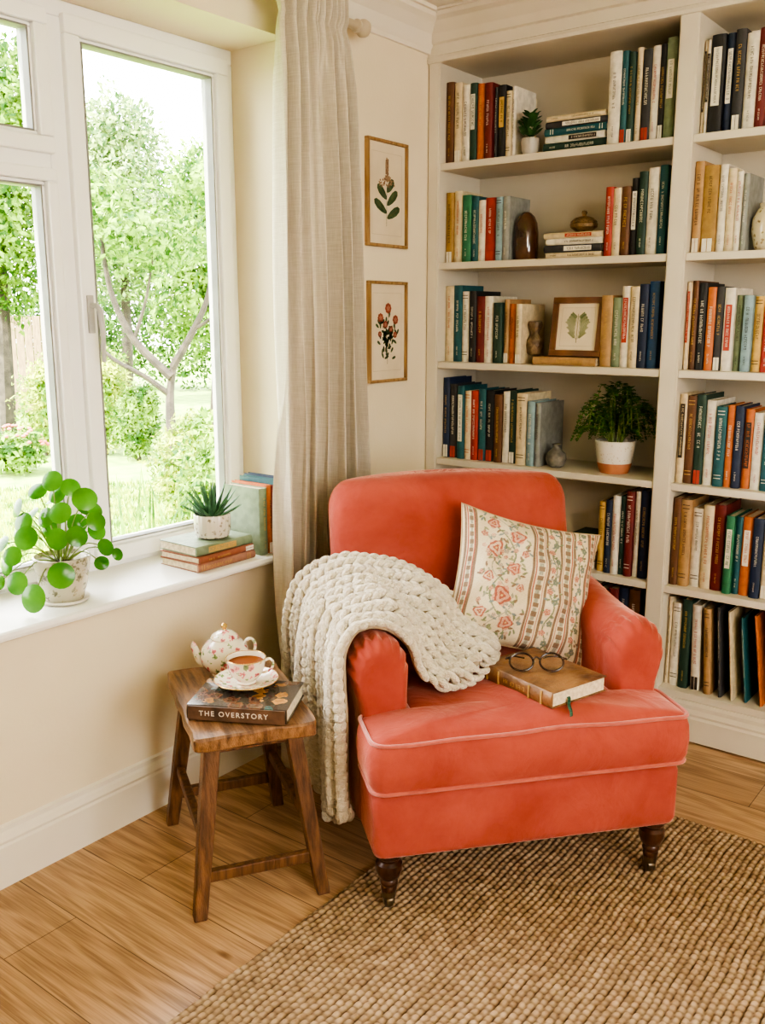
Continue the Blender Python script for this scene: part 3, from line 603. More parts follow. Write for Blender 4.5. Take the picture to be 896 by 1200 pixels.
cu = mb.build('curtain', linen_m, ang=180, solid=.002); cu.location = (-2.03, 2.4, 0); tag(cu, 'long natural linen curtain hanging in soft folds beside the window', 'curtain')
cp_ = thing('curtain_pole', 'pale wooden curtain pole with ball finial above the window', 'curtain pole', (-2.100, 1.3, 2.44))
mb = MB(); mb.tube([(0,-1.2,0),(0,1.30,0)], .015, 16); mb.build('pole', rattan_m, cp_)
mb = MB(); M = Matrix.Translation((0,1.30,0)) @ Matrix.Rotation(R(-90), 4, 'X')
mb.lathe([(.017,0),(.022,.004),(.022,.010),(.014,.014),(.014,.018),(.024,.026),(.029,.038),(.027,.050),(.016,.061),(.001,.064)], n=24, M=M); mb.build('finial', rattan_m, cp_)
mb = MB(); mb.box(-.078,-.012,1.175,1.19,-.012,.012); mb.box(-.078,-.072,1.16,1.205,-.03,.028); mb.build('bracket', rattan_m, cp_, bevel=.002)

# ------------------------------------------------------------------ rug
def rug():
    x0, x1, y0, y1 = -1.43, .55, .55, 2.60; st = .0039
    nx = int((x1-x0)/st); ny = int((y1-y0)/st)
    X, Y = np.meshgrid(np.linspace(x0, x1, nx), np.linspace(y0, y1, ny), indexing='ij')
    cx, cy = .0178, .0205
    Yw = Y + .004*np.sin(X*7)+.003*np.sin(X*23)
    Xw = X + .004*np.sin(Y*6.3)+.002*np.sin(Y*31)
    rowi = np.floor(Xw/cx); off = (rowi % 2)*.5
    cell = (np.floor(Yw/cy+off)*71+rowi*37).astype(int) % 997
    rt = np.random.rand(997)
    h = np.abs(np.sin(PI*Xw/cx))**.6 * (.30+.70*np.abs(np.sin(PI*(Yw/cy+off)))**.6)
    Z = .003 + .0095*h*(.78+.28*rt[cell])
    edge = np.minimum.reduce([X-x0, x1-X, Y-y0, y1-Y]); Z = np.where(edge < st*.6, .0005, Z)
    v = np.stack([X-(-.44), Y-1.575, Z], -1).reshape(-1, 3)
    I = np.arange(nx*ny).reshape(nx, ny); f = np.stack([I[:-1,:-1], I[1:,:-1], I[1:,1:], I[:-1,1:]], -1).reshape(-1, 4)
    me = bpy.data.meshes.new('rug'); me.vertices.add(len(v)); me.vertices.foreach_set('co', v.ravel().astype(np.float32))
    me.loops.add(f.size); me.loops.foreach_set('vertex_index', f.ravel().astype(np.int32)); me.polygons.add(len(f))
    me.polygons.foreach_set('loop_start', np.arange(0, f.size, 4, dtype=np.int32)); me.polygons.foreach_set('loop_total', np.full(len(f), 4, dtype=np.int32))
    me.update(calc_edges=True); me.polygons.foreach_set('use_smooth', np.ones(len(f), dtype=bool))
    m, nt, b = newmat('jute'); N = nt.nodes; L = nt.links
    g = N.new('ShaderNodeTexCoord'); sp = N.new('ShaderNodeSeparateXYZ'); L.new(g.outputs['Object'], sp.inputs[0])
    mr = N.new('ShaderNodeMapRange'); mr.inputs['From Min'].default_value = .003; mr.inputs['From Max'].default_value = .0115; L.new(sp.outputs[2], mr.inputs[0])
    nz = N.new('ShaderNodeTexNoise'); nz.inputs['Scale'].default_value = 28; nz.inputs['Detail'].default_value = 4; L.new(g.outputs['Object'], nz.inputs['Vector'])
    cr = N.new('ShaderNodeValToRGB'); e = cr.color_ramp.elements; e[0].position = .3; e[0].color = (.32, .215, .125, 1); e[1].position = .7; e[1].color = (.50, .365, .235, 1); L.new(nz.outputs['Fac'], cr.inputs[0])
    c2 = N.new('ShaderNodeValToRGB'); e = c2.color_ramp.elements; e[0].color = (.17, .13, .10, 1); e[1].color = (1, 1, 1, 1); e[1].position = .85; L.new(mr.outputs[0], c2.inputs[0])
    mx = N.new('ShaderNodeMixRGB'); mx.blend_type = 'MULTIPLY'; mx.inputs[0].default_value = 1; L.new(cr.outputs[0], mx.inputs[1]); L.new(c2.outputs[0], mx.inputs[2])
    L.new(mx.outputs[0], b.inputs['Base Color']); b.inputs['Roughness'].default_value = .95; b.inputs['Specular IOR Level'].default_value = .15
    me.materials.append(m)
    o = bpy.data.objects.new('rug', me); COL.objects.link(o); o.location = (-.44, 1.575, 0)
    tag(o, 'large chunky woven natural jute rug under the armchair', 'rug')
rug()

# ------------------------------------------------------------------ armchair
CH = Vector((-1.046, 1.982, 0)); CA = R(49.8)
CM = Matrix.Translation(CH) @ Matrix.Rotation(CA, 4, 'Z')
ch = thing('armchair', 'coral velvet roll arm armchair with turned dark wooden legs', 'armchair', CH, (0,0,CA))
mb = MB(); ol = roundpoly([(-.412,-.042),(.416,-.042),(.416,.76),(-.412,.76)], .03, 5)
mb.loft([[(p.x*s, .35+(p.y-.35)*s, z) for p in ol] for z, s in ((.172,.975),(.177,.99),(.192,1),(.325,1),(.342,.985),(.346,.96))])
mb.build('seat_base', velvet_m, ch, ang=60)
ol = roundpoly([(-.418,-.062),(.422,-.062),(.422,.125),(.280,.125),(.280,.54),(-.280,.54),(-.280,.125),(-.418,.125)], [.04,.04,.03,.02,.03,.03,.02,.03], 6)
def dens(ol, d=.03):
    out = []
    for i in range(len(ol)):
        a = ol[i]; b_ = ol[(i+1) % len(ol)]; n = max(1, int((b_-a).length/d))
        for k in range(n): out.append(a+(b_-a)*k/n)
    return out
ol = dens(ol); cc = Vector((0, .06))
def inset(ol, d):
    n = len(ol); out = []
    for i in range(n):
        t = (ol[(i+1) % n]-ol[i-1]).normalized(); out.append(ol[i]+Vector((-t.y, t.x))*d)
    return out
rings = []
zb, zt = .353, .492
def edz(p): return .003*math.sin(p.x*9+1)+.002*math.sin(p.x*23)
for z, d in ((zb-.006, .035), (zb, .018), (zb+.005, .004), (zb+.012, .0), (zb+.030, -.008), (zb+.07, -.011), (zt-.030, -.008), (zt-.010, -.001), (zt-.001, .006), (zt+.004, .014)):
    rings.append([(p.x, p.y, z+edz(p)*(z-zb)/.14) for p in inset(ol, d)])
def wob(x, y): return .007*math.sin(x*15+y*9)+.005*math.sin(y*23-x*8)+.003*math.sin(x*41+y*5)
for s in (.96, .9, .8, .65, .5, .35, .2, .08):
    q = inset(ol, .014); rings.append([(cc.x+(p.x-cc.x)*s, cc.y+(p.y-cc.y)*s, zt+.004+edz(p)*s+.027*(1-s**2.2)**.7+wob(p.x*s, p.y*s)*(1-s)) for p in q])
mb = MB(); mb.loft(rings); mb.build('seat_cushion', velvet_m, ch, ang=80)
pip_m = pm('coral_piping', (.50,.115,.082), (.42,.085,.060), 40, .8, sheen=.7)
for z, d in ((zt-.001, -.001), (zb+.009, -.001)):
    mb = MB(); mb.tube([(p.x, p.y, z+edz(p)*(z-zb)/.14) for p in inset(ol, d)], .0054, 8, closed=True); mb.build('piping', pip_m, ch)
def arm(sg):
    mb = MB(); rings = []
    ys = [.100, .103, .108, .116, .128, .142, .155, .17, .19, .21, .24, .28, .33, .40, .50, .60, .70, .76]
    for y in ys:
        q = min(1, (y-.100)/.055); s = .62+.38*math.sqrt(max(0, 1-(1-q)**2))
        zt_ = .682 + .045*(y-.12)/.6 + .005*math.sin(y*14); rx = .076
        cx_, cz_ = .362, zt_-.080
        pl_ = math.exp(-((y-.155)/.045)**2)*.0050
        P = [(.286, .20), (.286, .34), (.285, .45), (.285, .54)]
        for k in range(0, 37):
            a = R(180 - k*(205/36)); rr = 1+pl_/.076*math.cos(k*1.57)
            P.append((cx_+rx*rr*math.cos(a), cz_+.080*rr*math.sin(a)))
        P += [(.420, zt_-.155), (.414, zt_-.21), (.412, .40), (.414, .30), (.416, .19)]
        gx, gz = .355, .42
        rings.append([((gx+(x-gx)*s)*sg, y, gz+(z-gz)*(1-(1-s)*.42)) for x, z in P])
    if sg < 0: rings = [list(reversed(r)) for r in rings]
    mb.loft(rings); return mb.build('arm', velvet_m, ch, ang=60)
arm(1); arm(-1)
mb = MB(); rings = []; nb = 64
def backring(z, w, t, topk=0):
    out = []
    for i in range(nb):
        a = 2*PI*i/nb; ca, sa = math.cos(a), math.sin(a); e = .45
        x = w*math.copysign(abs(ca)**e, ca); y = t*math.copysign(abs(sa)**.8, sa)
        zz = z + topk*.028*(1-(x/.39)**2)
        puff = -.022*(1-(x/.4)**2)*(1 if sa < 0 else 0)
        wr = .006*math.sin(x*13+z*11)+.005*math.sin(x*5-z*21) if sa < 0 else 0
        out.append((x, .625+(zz-.36)*.20 + y + puff + wr, zz))
    return out
for z in (.30, .40, .5, .56, .62, .68, .74, .80, .85, .88): rings.append(backring(z, .372+.02*min(1, (z-.3)/.5), .095, max(0, (z-.6)/.4)))
for k in range(1, 10):
    a = R(k*10); r = .085; rings.append(backring(.905+.085*math.sin(a), .392-r*.75+r*.75*math.cos(a), .095-.085+.085*math.cos(a)+.002, .8+.2*math.sin(a)))
mb.loft(rings); mb.build('backrest', velvet_m, ch, ang=80)
LP = [(.032,.184),(.032,.156),(.026,.150),(.026,.144),(.034,.137),(.035,.120),(.028,.100),(.020,.092),(.023,.086),(.023,.080),(.019,.074),(.021,.068),(.018,.052),(.015,.048)]
for sx in (-1, 1):
    mb = MB(); mb.lathe(list(reversed(LP)), (sx*.365, 0, .006), 24); lg = mb.build('leg', darkwood_m, ch, ang=35)
    X0 = sx*.365
    mb = MB(); mb.lathe([(.0175,.040),(.0195,.060),(.013,.062)], (X0,0,.006), 16); M = Matrix.Translation((X0, .006, .0325)) @ Matrix.Rotation(R(90), 4, 'Y')
    mb.lathe([(.006,-.010),(.019,-.009),(.0205,-.004),(.0205,.004),(.019,.009),(.006,.010)], n=20, M=M); mb.box(X0-.014, X0-.011, -.006, .016, .025, .050); mb.box(X0+.011, X0+.014, -.006, .016, .025, .050)
    mb.build('caster', caster_m, lg)
for sx in (-1, 1):
    mb = MB(); A = [(-.02,-.02),(.02,-.02),(.02,.02),(-.02,.02)]
    mb.loft([[(sx*.36+p[0]*.7, .73+p[1]*.7, .001) for p in A], [(sx*.36+p[0], .70+p[1], .18) for p in A]]); mb.build('leg', darkwood_m, ch, smooth=False, bevel=.003)

# ------------------------------------------------------------------ knitted throw
front = [(-.440,.125,.235),(-.444,.122,.36),(-.444,.122,.49),(-.448,.124,.58),(-.442,.145,.655),(-.400,.175,.702),(-.335,.18,.700),(-.276,.178,.650),(-.256,.168,.592),(-.238,.158,.560),(-.205,.148,.550)]
back = [(-.495,.665,.27),(-.505,.655,.39),(-.508,.64,.51),(-.505,.62,.63),(-.475,.60,.730),(-.405,.565,.785),(-.315,.53,.796),(-.215,.50,.774),(-.11,.46,.716),(-.03,.405,.645),(.030,.360,.592)]
NS = 150
Fp = catmull(front, NS); Bp = catmull(back, NS)
def path(t):
    P = []
    for i in range(NS):
        s = i/(NS-1); bulge = math.sin(PI*t)
        p = Fp[i].lerp(Bp[i], t)
        if s < .34: p.z -= (.34-s)/.34*(.085*math.sin(PI*min(1, t*1.1+.05)) + .018*math.sin(t*9))
        if .60 < s: p.z += .024*math.sin(PI*(s-.60)/.40)*bulge
        if s > .8:
            e = (s-.8)/.2; p.x += .045*bulge*e*e; p.y -= .035*bulge*e*e
        fold = math.sin(t*11.5+s*2.5+1.0)
        if s < .5: p.x -= (.022+.026*fold)*(1-s/.5)**.5*min(1, t*5) + .004
        else: p.z += .014*math.sin(t*9+s*9)*bulge
        if .42 < s < .95: p.z += .011*math.sin(s*30+t*5)*bulge
        P.append(p)
    return P
def resample(P, pitch):
    out = []; acc = 0; tgt = pitch*.5
    for i in range(len(P)-1):
        d = (P[i+1]-P[i]).length
        while acc+d >= tgt: out.append((P[i].lerp(P[i+1], (tgt-acc)/d), i)); tgt += pitch
        acc += d
    return out
def stitch(mb, M, L, wr):
    k = 8; rings = []
    for q in range(k):
        t = q/(k-1); x = (t-.5)*2*L; bend = .42*wr*math.sin(PI*t); rad = wr*(math.sin(PI*(.12+.80*t))**.45)*(1.08-.25*t)
        if q in (0, k-1): rad *= .55
        rings.append([(x, bend+rad*math.cos(2*PI*i/10), rad*1.0*math.sin(2*PI*i/10)+.005*math.sin(PI*t)) for i in range(10)])
    mb.loft(rings, M=M)
def braid(mb, P, side0, side1, pitch, lift=.008, wmin=.032, wmax=.068, Lf=.0255):
    NP = len(P)
    for (p, i) in resample(P, pitch):
        tg = (P[min(i+1, NP-1)]-P[max(i-1, 0)]).normalized(); b0 = side1[i]-side0[i]; w = min(max(b0.length, wmin), wmax); bn = b0.normalized()
        nn = tg.cross(bn).normalized(); bn = nn.cross(tg).normalized()
        for sg in (-1, 1):
            th_ = R(33+random.uniform(-4, 4)); d = (tg*(-math.cos(th_)) + bn*(-sg)*math.sin(th_)).normalized()
            d2 = nn.cross(d).normalized()
            M = Matrix(((d.x, d2.x*-sg, nn.x, 0), (d.y, d2.y*-sg, nn.y, 0), (d.z, d2.z*-sg, nn.z, 0), (0,0,0,1)))
            cpos = p + bn*(sg*w*.235) + nn*lift
            stitch(mb, Matrix.Translation(cpos) @ M @ Matrix.Rotation(R(13+random.uniform(-3, 3)), 4, 'Y'), Lf*random.uniform(.94,1.05), w*.270*random.uniform(.94,1.05))
mb = MB(); NC = 9
for c in range(NC):
    t = (c+.5)/NC; braid(mb, path(t), path(c/NC), path((c+1)/NC), .0275)
for si in (NS-1, 0):
    E = [path(k/40)[si] for k in range(41)]
    inward = [path(k/40)[si-6 if si else 6]-E[k] for k in range(41)]
    off = [(v.normalized())*.018 for v in inward]
    mid = [e + Vector((0,0,.004)) - o*.2 for e, o in zip(E, off)]
    if si: braid(mb, mid, [m+o for m, o in zip(mid, off)], [m-o for m, o in zip(mid, off)], .027, .011)
    else: braid(mb, mid, [m-o for m, o in zip(mid, off)], [m+o for m, o in zip(mid, off)], .027, .004)
th = thing('throw_blanket', 'cream chunky knitted blanket draped over the left arm of armchair', 'blanket', CH, (0,0,CA))
mb.build('knitted_stitches', wool_m, th, ang=180)
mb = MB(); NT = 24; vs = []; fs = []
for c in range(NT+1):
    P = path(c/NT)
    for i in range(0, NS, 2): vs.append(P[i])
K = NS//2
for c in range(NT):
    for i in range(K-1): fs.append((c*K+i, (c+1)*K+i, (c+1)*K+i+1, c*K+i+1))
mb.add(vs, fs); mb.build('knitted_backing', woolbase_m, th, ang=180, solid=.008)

# ------------------------------------------------------------------ floral cushion
def pillow():
    n = 230; hw, hh, T = .222, .208, .092
    g = np.linspace(-1, 1, n); A, B = np.meshgrid(g, g, indexing='ij')
    prof = np.clip((1-np.abs(A)**2.4)*(1-np.abs(B)**2.4), 0, 1)**.55
    pin = 1-.10*(1-np.abs(B)**2)*np.abs(A)**2; pin2 = 1-.10*(1-np.abs(A)**2)*np.abs(B)**2
    Xp = A*hw*pin; Yp = B*hh*pin2
    wr = .008*np.sin(A*7+B*4)+.006*np.sin(B*11-A*5)+.004*np.sin(A*15-B*7) - .020*np.exp(-((A*.9+.1)**2*2+((B-1.0)*1.1)**2*3))
    Zt = T*prof+wr*prof; Zb = -T*prof*.6
    v = np.concatenate([np.stack([Xp, Yp, Zt], -1).reshape(-1,3), np.stack([Xp, Yp, Zb], -1).reshape(-1,3)])
    I = np.arange(n*n).reshape(n, n); f1 = np.stack([I[:-1,:-1], I[1:,:-1], I[1:,1:], I[:-1,1:]], -1).reshape(-1,4); f2 = np.stack([I[:-1,:-1], I[:-1,1:], I[1:,1:], I[1:,:-1]], -1).reshape(-1,4)+n*n
    f = np.concatenate([f1, f2])
    me = bpy.data.meshes.new('cover'); me.from_pydata(v.tolist(), [], f.tolist()); me.polygons.foreach_set('use_smooth', [True]*len(f))
    X = A*hw; Y = B*hh; Cc = np.zeros((n, n, 3)); Cc[:] = (.66, .56, .39)
    Cc += (np.random.rand(n, n, 1)-.5)*.10
    def paint(mask, col): Cc[mask] = np.array(col)*(1+(np.random.rand(int(mask.sum()), 1)-.5)*.45)
    def flower(cx, cy, r, c1, c2, k=6, ph=0):
        dx, dy = X-cx, Y-cy; d = np.hypot(dx, dy); th_ = np.arctan2(dy, dx)+ph
        edge = r*(.88+.12*np.cos(k*th_)); paint(d < edge, c2)
        paint((d < edge) & (np.sin(d/r*11+1.6*np.sin(th_*3+ph)) > .25), c1); paint(d < r*.25, c1); paint(d < r*.12, (.60,.42,.2))
    def leaf(cx, cy, a, L, w_, col):
        dx, dy = X-cx, Y-cy; p = dx*math.cos(a)+dy*math.sin(a); q = -dx*math.sin(a)+dy*math.cos(a); m_ = ((p/L-.5)*2)**2+(q/w_*2)**2 < 1; paint(m_, col)
    GR = (.19,.22,.13); RD = (.38,.12,.085); PK = (.58,.33,.24); BR = (.23,.155,.105); GY = (.32,.31,.24); BL = (.19,.23,.23)
    for sx, ww in ((-.198, 1), (.018, 1.4), (.108, 1.4), (.198, 1)):
        for q, w_, col in ((-.016,.006,BR),(-.010,.0025,RD),(.010,.0025,RD),(.016,.006,BR)): paint(np.abs(X-sx-q*ww) < w_/2+.0006, col)
        paint((np.abs(X-sx) < .0065*ww) & (np.sin(Y*240) > -.1), BR)
        paint((np.abs(X-sx) < .0040*ww) & (np.sin(Y*240+PI) > .2), GY)
    for band, wid in ((-.090, .074), (.063, .020), (.155, .020)):
        big = wid > .04
        vine = band+wid*.45*np.sin(Y*(26 if big else 60)); paint(np.abs(X-vine) < .0022, GR)
        if big: paint(np.abs(X-(band-wid*.5*np.sin(Y*31+1))) < .0018, GY)
        for k in range(200 if big else 72):
            y = random.uniform(-.20, .20); x = band+random.uniform(-wid, wid)*.98; leaf(x, y, random.uniform(0, 6.28), .017 if big else .011, .0065, random.choice([GR, GR, BL, GY, BR, (.28,.28,.16)]))
        if big:
            for (x, y, r, c_) in ((-.125,.165,.022,0),(-.055,.125,.026,0),(-.12,.075,.030,1),(-.06,.02,.022,0),(-.135,-.015,.019,1),(-.085,-.065,.033,0),(-.14,-.12,.020,1),(-.06,-.145,.024,0),(-.11,-.185,.016,0),(-.035,.19,.012,1),(-.155,.12,.012,0),(-.03,-.03,.013,1),(-.03,.07,.012,0)): flower(x, y, r, RD, PK if c_ == 0 else (.62,.44,.32), 5, random.random()*3)
            for k in range(22): flower(band+random.uniform(-.07,.07), random.uniform(-.19,.19), .0075, random.choice([PK, RD, BL]), (.60,.42,.30), 5)
        else:
            for k in range(13): flower(band+.008*(-1)**k, -.18+k*.031, .0105, RD if k % 2 else BL, PK if k % 2 else GR, 5, k)
    col = np.ones((2*n*n, 4)); col[:n*n, :3] = np.clip(Cc.reshape(-1, 3), 0, 1); col[n*n:, :3] = (.62,.51,.34)
    at = me.color_attributes.new('pattern', 'FLOAT_COLOR', 'POINT'); at.data.foreach_set('color', col.astype(np.float32).ravel())
    m, nt, b = newmat('floral_tapestry'); N = nt.nodes; L = nt.links; a = N.new('ShaderNodeAttribute'); a.attribute_name = 'pattern'; L.new(a.outputs['Color'], b.inputs['Base Color']); b.inputs['Roughness'].default_value = .9
    tc = N.new('ShaderNodeTexCoord'); n2 = N.new('ShaderNodeTexNoise'); n2.inputs['Scale'].default_value = 400; L.new(tc.outputs['Object'], n2.inputs['Vector']); bp = N.new('ShaderNodeBump'); bp.inputs['Strength'].default_value = .5; bp.inputs['Distance'].default_value = .002; L.new(n2.outputs['Fac'], bp.inputs['Height']); L.new(bp.outputs[0], b.inputs['Normal'])
    me.materials.append(m)
    r = thing('cushion', 'square cream cushion with red floral and striped pattern on armchair', 'cushion')
    r.matrix_world = CM @ Matrix.Translation((.140, .432, .716)) @ Matrix.Rotation(R(0), 4, 'Z') @ Matrix.Rotation(R(63), 4, 'X') @ Matrix.Rotation(R(-16), 4, 'Z')
    o = bpy.data.objects.new('cover', me); COL.objects.link(o); o.parent = r
    mb = MB(); P = []
    for k in range(4):
        for q in range(20):
            t = -1+2*q/20; a_, b_ = [(t,-1),(1,t),(-t,1),(-1,-t)][k]
            P.append((a_*hw*(1-.10*(1-b_*b_)*a_*a_), b_*hh*(1-.10*(1-a_*a_)*b_*b_), 0))
    mb.tube(P, .0035, 6, closed=True); mb.build('piping', pm('cushion_piping', (.50,.37,.22), None, 60, .8), r)
pillow()

# ------------------------------------------------------------------ book and glasses on the seat
ZS = .5240
leather_m = pm('brown_leather', (.28,.145,.062), (.085,.038,.017), 14, .45, .35, 60, contrast=(.3,.6))
BA = R(-17)
bk = book('old brown leather book lying on the armchair seat under glasses', .042, .270, .205, 'tan', 'gold', mats=leather_m, title=False)
MBk = Matrix.Translation((-1.258, 2.090, ZS+.021)) @ Matrix.Rotation(BA, 4, 'Z') @ Matrix.Rotation(R(90), 4, 'Y')
bk.matrix_world = MBk
mb = MB()
for z in (.03, .075, .19, .235): mb.box(-.018, .018, -.0042, 0.0, z-.002, z+.002)
glyphs(mb, .09, .175, .012, 0, -.0032); mb.build('spine_bands', pm('gilt', (.50,.33,.12), None, 50, .4), bk, smooth=False)
mb = MB(); pts = catmull([(.004,.070,.255),(.006,.062,.273),(.0165,.054,.280),(.0195,.043,.293),(.0190,.030,.310),(.021,.010,.330)], 14)
for k in range(13):
    a, b_ = pts[k], pts[k+1]; mb.add([a+Vector((0,-.0055,0)), a+Vector((0,.0055,0)), b_+Vector((0,.0055,0)), b_+Vector((0,-.0055,0))], [(0,1,2,3)])
mb.build('bookmark_ribbon', pm('green_ribbon', (.02,.10,.06), None, 30, .5), bk, solid=.0008)
gz = ZS+.0428
gl_ = thing('eyeglasses', 'round dark framed reading glasses resting on the leather book', 'eyeglasses'); gl_.matrix_world = Matrix.Translation((-1.095, 2.112, gz)) @ Matrix.Rotation(R(36), 4, 'Z') @ Matrix.Scale(1.22, 4)
fm = pm('tortoise_frame', (.060,.028,.015), (.016,.010,.008), 60, .25)
def lensring(cx): return [(cx+.026*math.cos(2*PI*i/28), 0, .0225+.0200*math.sin(2*PI*i/28)) for i in range(28)]
mb = MB()
for cx in (-.033, .033): mb.tube(lensring(cx), .0024, 8, closed=True)
mb.tube(catmull([(-.008,0,.028),(0,-.002,.033),(.008,0,.028)], 8), .0021, 8)
for sx in (-1,1): mb.tube([(sx*.057,0,.030),(sx*.065,.001,.031),(sx*.066,.006,.031)], .0023, 6)
Mt = Matrix.Rotation(R(-36), 4, 'X'); mb.v = [tuple(Mt @ Vector(p) + Vector((0,0,.0022))) for p in mb.v]; mb.build('frame', fm, gl_)
mb = MB()
for cx in (-.033, .033): mb.add([Mt @ Vector(p) + Vector((0,0,.0022)) for p in lensring(cx)], [tuple(range(28))])
mb.build('lens', glass_m, gl_, smooth=False)
for sx in (-1, 1):
    mb = MB(); a = Mt @ Vector((sx*.066,.004,.031)) + Vector((0,0,.0022))
    mb.tube(catmull([a, (sx*.050, .050, a.z*.8), (sx*.030, .075, .008), (sx*.018, .085, .002)] if sx < 0 else [a, (sx*.052, .045, a.z*.85), (sx*.035, .070, .012), (sx*.026, .082, .004)], 14), .0020, 6); mb.build('temple', fm, gl_)

# ------------------------------------------------------------------ stool
ST = Vector((-1.765, 1.655, 0)); SA = R(58)
st = thing('stool', 'rustic brown wooden rectangular stool used as side table by armchair', 'stool', ST, (0,0,SA))
TZ = .488
mb = MB(); ol = dens(roundpoly([(-.158,-.242),(.158,-.242),(.158,.242),(-.158,.242)], .012, 3), .03)
def worn(p, z): return (p.x+.0022*math.sin(p.y*47+z*60), p.y+.0022*math.sin(p.x*53+z*50), z+.0015*math.sin(p.x*31+p.y*22))
mb.loft([[worn(p*s, z) for p in ol] for z, s in ((TZ-.042,.965),(TZ-.037,.99),(TZ-.022,.997),(TZ-.007,1),(TZ-.001,.985))])
mb.build('seat', stooltop_m, st, ang=30, bevel=.002)
def bar(mb, a, b_, w, d, sh=1):
    a = Vector(a); b_ = Vector(b_); t = (b_-a).normalized(); u = t.cross(Vector((0,0,1)))
    if u.length < .3: u = Vector((1,0,0))
    u.normalize(); n = u.cross(t)
    def rg(p, k): return [p+u*w*k*x+n*d*k*y for x, y in ((-.5,-.5),(.5,-.5),(.5,.5),(-.5,.5))]
    mb.loft([rg(a, sh), rg(b_, 1)])
LG = {}
for sx in (-1, 1):
    for sy in (-1, 1):
        f = Vector((sx*.163, sy*.243, 0)); t = Vector((sx*.105, sy*.175, TZ-.038)); LG[(sx, sy)] = (f, t)
        mb = MB(); A = ((-.5,-.5),(.5,-.5),(.5,.5),(-.5,.5))
        mb.loft([[(f.x+x*.034, f.y+y*.034, 0.0) for x, y in A], [(f.lerp(t,.5).x+x*.040, f.lerp(t,.5).y+y*.042, t.z*.5) for x, y in A], [(t.x+x*.042, t.y+y*.046, t.z) for x, y in A]])
        mb.build('leg', stoolwood_m, st, smooth=False, bevel=.004)
def lp(sx, sy, z): f, t = LG[(sx, sy)]; return f.lerp(t, z/t.z)
for sy in (-1, 1): mb = MB(); bar(mb, lp(-1, sy, .105), lp(1, sy, .105), .022, .030); mb.build('stretcher', stoolwood_m, st, smooth=False, bevel=.003)
for sx in (-1, 1): mb = MB(); bar(mb, lp(sx, -1, .195), lp(sx, 1, .195), .022, .030); mb.build('stretcher', stoolwood_m, st, smooth=False, bevel=.003)
for sy in (-1, 1): mb = MB(); bar(mb, (-.115, sy*.178, TZ-.055), (.115, sy*.178, TZ-.055), .022, .032); mb.build('rail', stoolwood_m, st, smooth=False, bevel=.002)

BT = .040; ba = R(29)
sb = book('thick dark hardback with white capital title lying on the stool', BT, .262, .190, 'charcoal', mats=coverart_m, title=False)
o0 = Vector((-1.748, 1.462, TZ+BT/2+.0008))
sb.matrix_world = Matrix.Translation(o0) @ Matrix.Rotation(ba, 4, 'Z') @ Matrix.Rotation(R(90), 4, 'Y')
def text_mesh(body, size, mat, parent, M, name='title_lettering', sx=1):
    cu_ = bpy.data.curves.new('t', 'FONT'); cu_.body = body; cu_.size = size; cu_.extrude = .0002; cu_.align_x = 'CENTER'; cu_.align_y = 'CENTER'; cu_.offset = size*.008; cu_.space_character = 1.30
    to = bpy.data.objects.new('t', cu_); COL.objects.link(to); bpy.context.view_layer.update()
    me = bpy.data.meshes.new_from_object(to.evaluated_get(bpy.context.evaluated_depsgraph_get()))
    bpy.data.objects.remove(to); me.materials.clear(); me.materials.append(mat); me.name = name
    o = bpy.data.objects.new(name, me); COL.objects.link(o); o.parent = parent; o.matrix_local = M; return o
MT = Matrix(((0,-1,0,0),(0,0,-1,-.0034),(1,0,0,.124),(0,0,0,1)))
mb = MB(); mb.box(-.0185,.0185,-.0028,-.0002,.004,.258); mb.build('spine', pm('dark_brown_spine', (.16,.085,.050), (.050,.028,.018), 18, .45, contrast=(.35,.6)), sb, smooth=False)
text_mesh('THE OVERSTORY', .0190, lm('white'), sb, MT)

zb_ = TZ+BT+.0018
sc_ = thing('saucer', 'floral china saucer under the teacup on the dark book', 'saucer', (-1.722, 1.650, zb_))
mb = MB(); mb.lathe([(.032,0),(.036,0),(.038,.003),(.064,.008),(.085,.0165),(.086,.018),(.084,.019),(.062,.011),(.032,.006),(.001,.005)], n=44); mb.build('dish', china_m, sc_)
gilt2 = pm('gold_rim', (.75,.50,.18), None, 30, .25, metal=.8)
mb = MB(); mb.tube([(.0855*math.cos(2*PI*i/48), .0855*math.sin(2*PI*i/48), .018) for i in range(48)], .0013, 6, closed=True); mb.build('gold_rim', gilt2, sc_)
cup = thing('teacup', 'floral china teacup filled with tea standing on its saucer', 'cup', (-1.722, 1.650, zb_+.0065), (0,0,R(45))); cup.scale = (1.12, 1.12, 1.12)
prof = [(.001,0),(.022,0),(.024,.001),(.022,.006),(.026,.010),(.038,.022),(.044,.038),(.047,.058),(.0478,.062),(.0465,.062),(.0435,.040),(.036,.022),(.02,.012),(.001,.010)]
mb = MB(); mb.lathe(prof, n=44, cap=(False, False)); mb.build('bowl', china_m, cup)
mb = MB(); mb.lathe([(.0444,.050),(.001,.050)], n=36, cap=(False, True)); mb.build('tea', pm('tea', (.22,.055,.006), (.18,.045,.005), 10, .35, spec=.08), cup)
mb = MB(); mb.tube([(.0472*math.cos(2*PI*i/44), .0472*math.sin(2*PI*i/44), .062) for i in range(44)], .0011, 6, closed=True); mb.build('gold_rim', gilt2, cup)
mb = MB(); mb.tube(catmull([(.044,0,.052),(.056,0,.056),(.064,0,.048),(.062,0,.034),(.050,0,.024),(.038,0,.022)], 18), .0032, 8); mb.build('handle', china_m, cup)
tp = thing('teapot', 'floral china teapot with gold knob at the back of stool', 'teapot', (-1.898, 1.738, TZ+.0006), (0,0,R(38)))
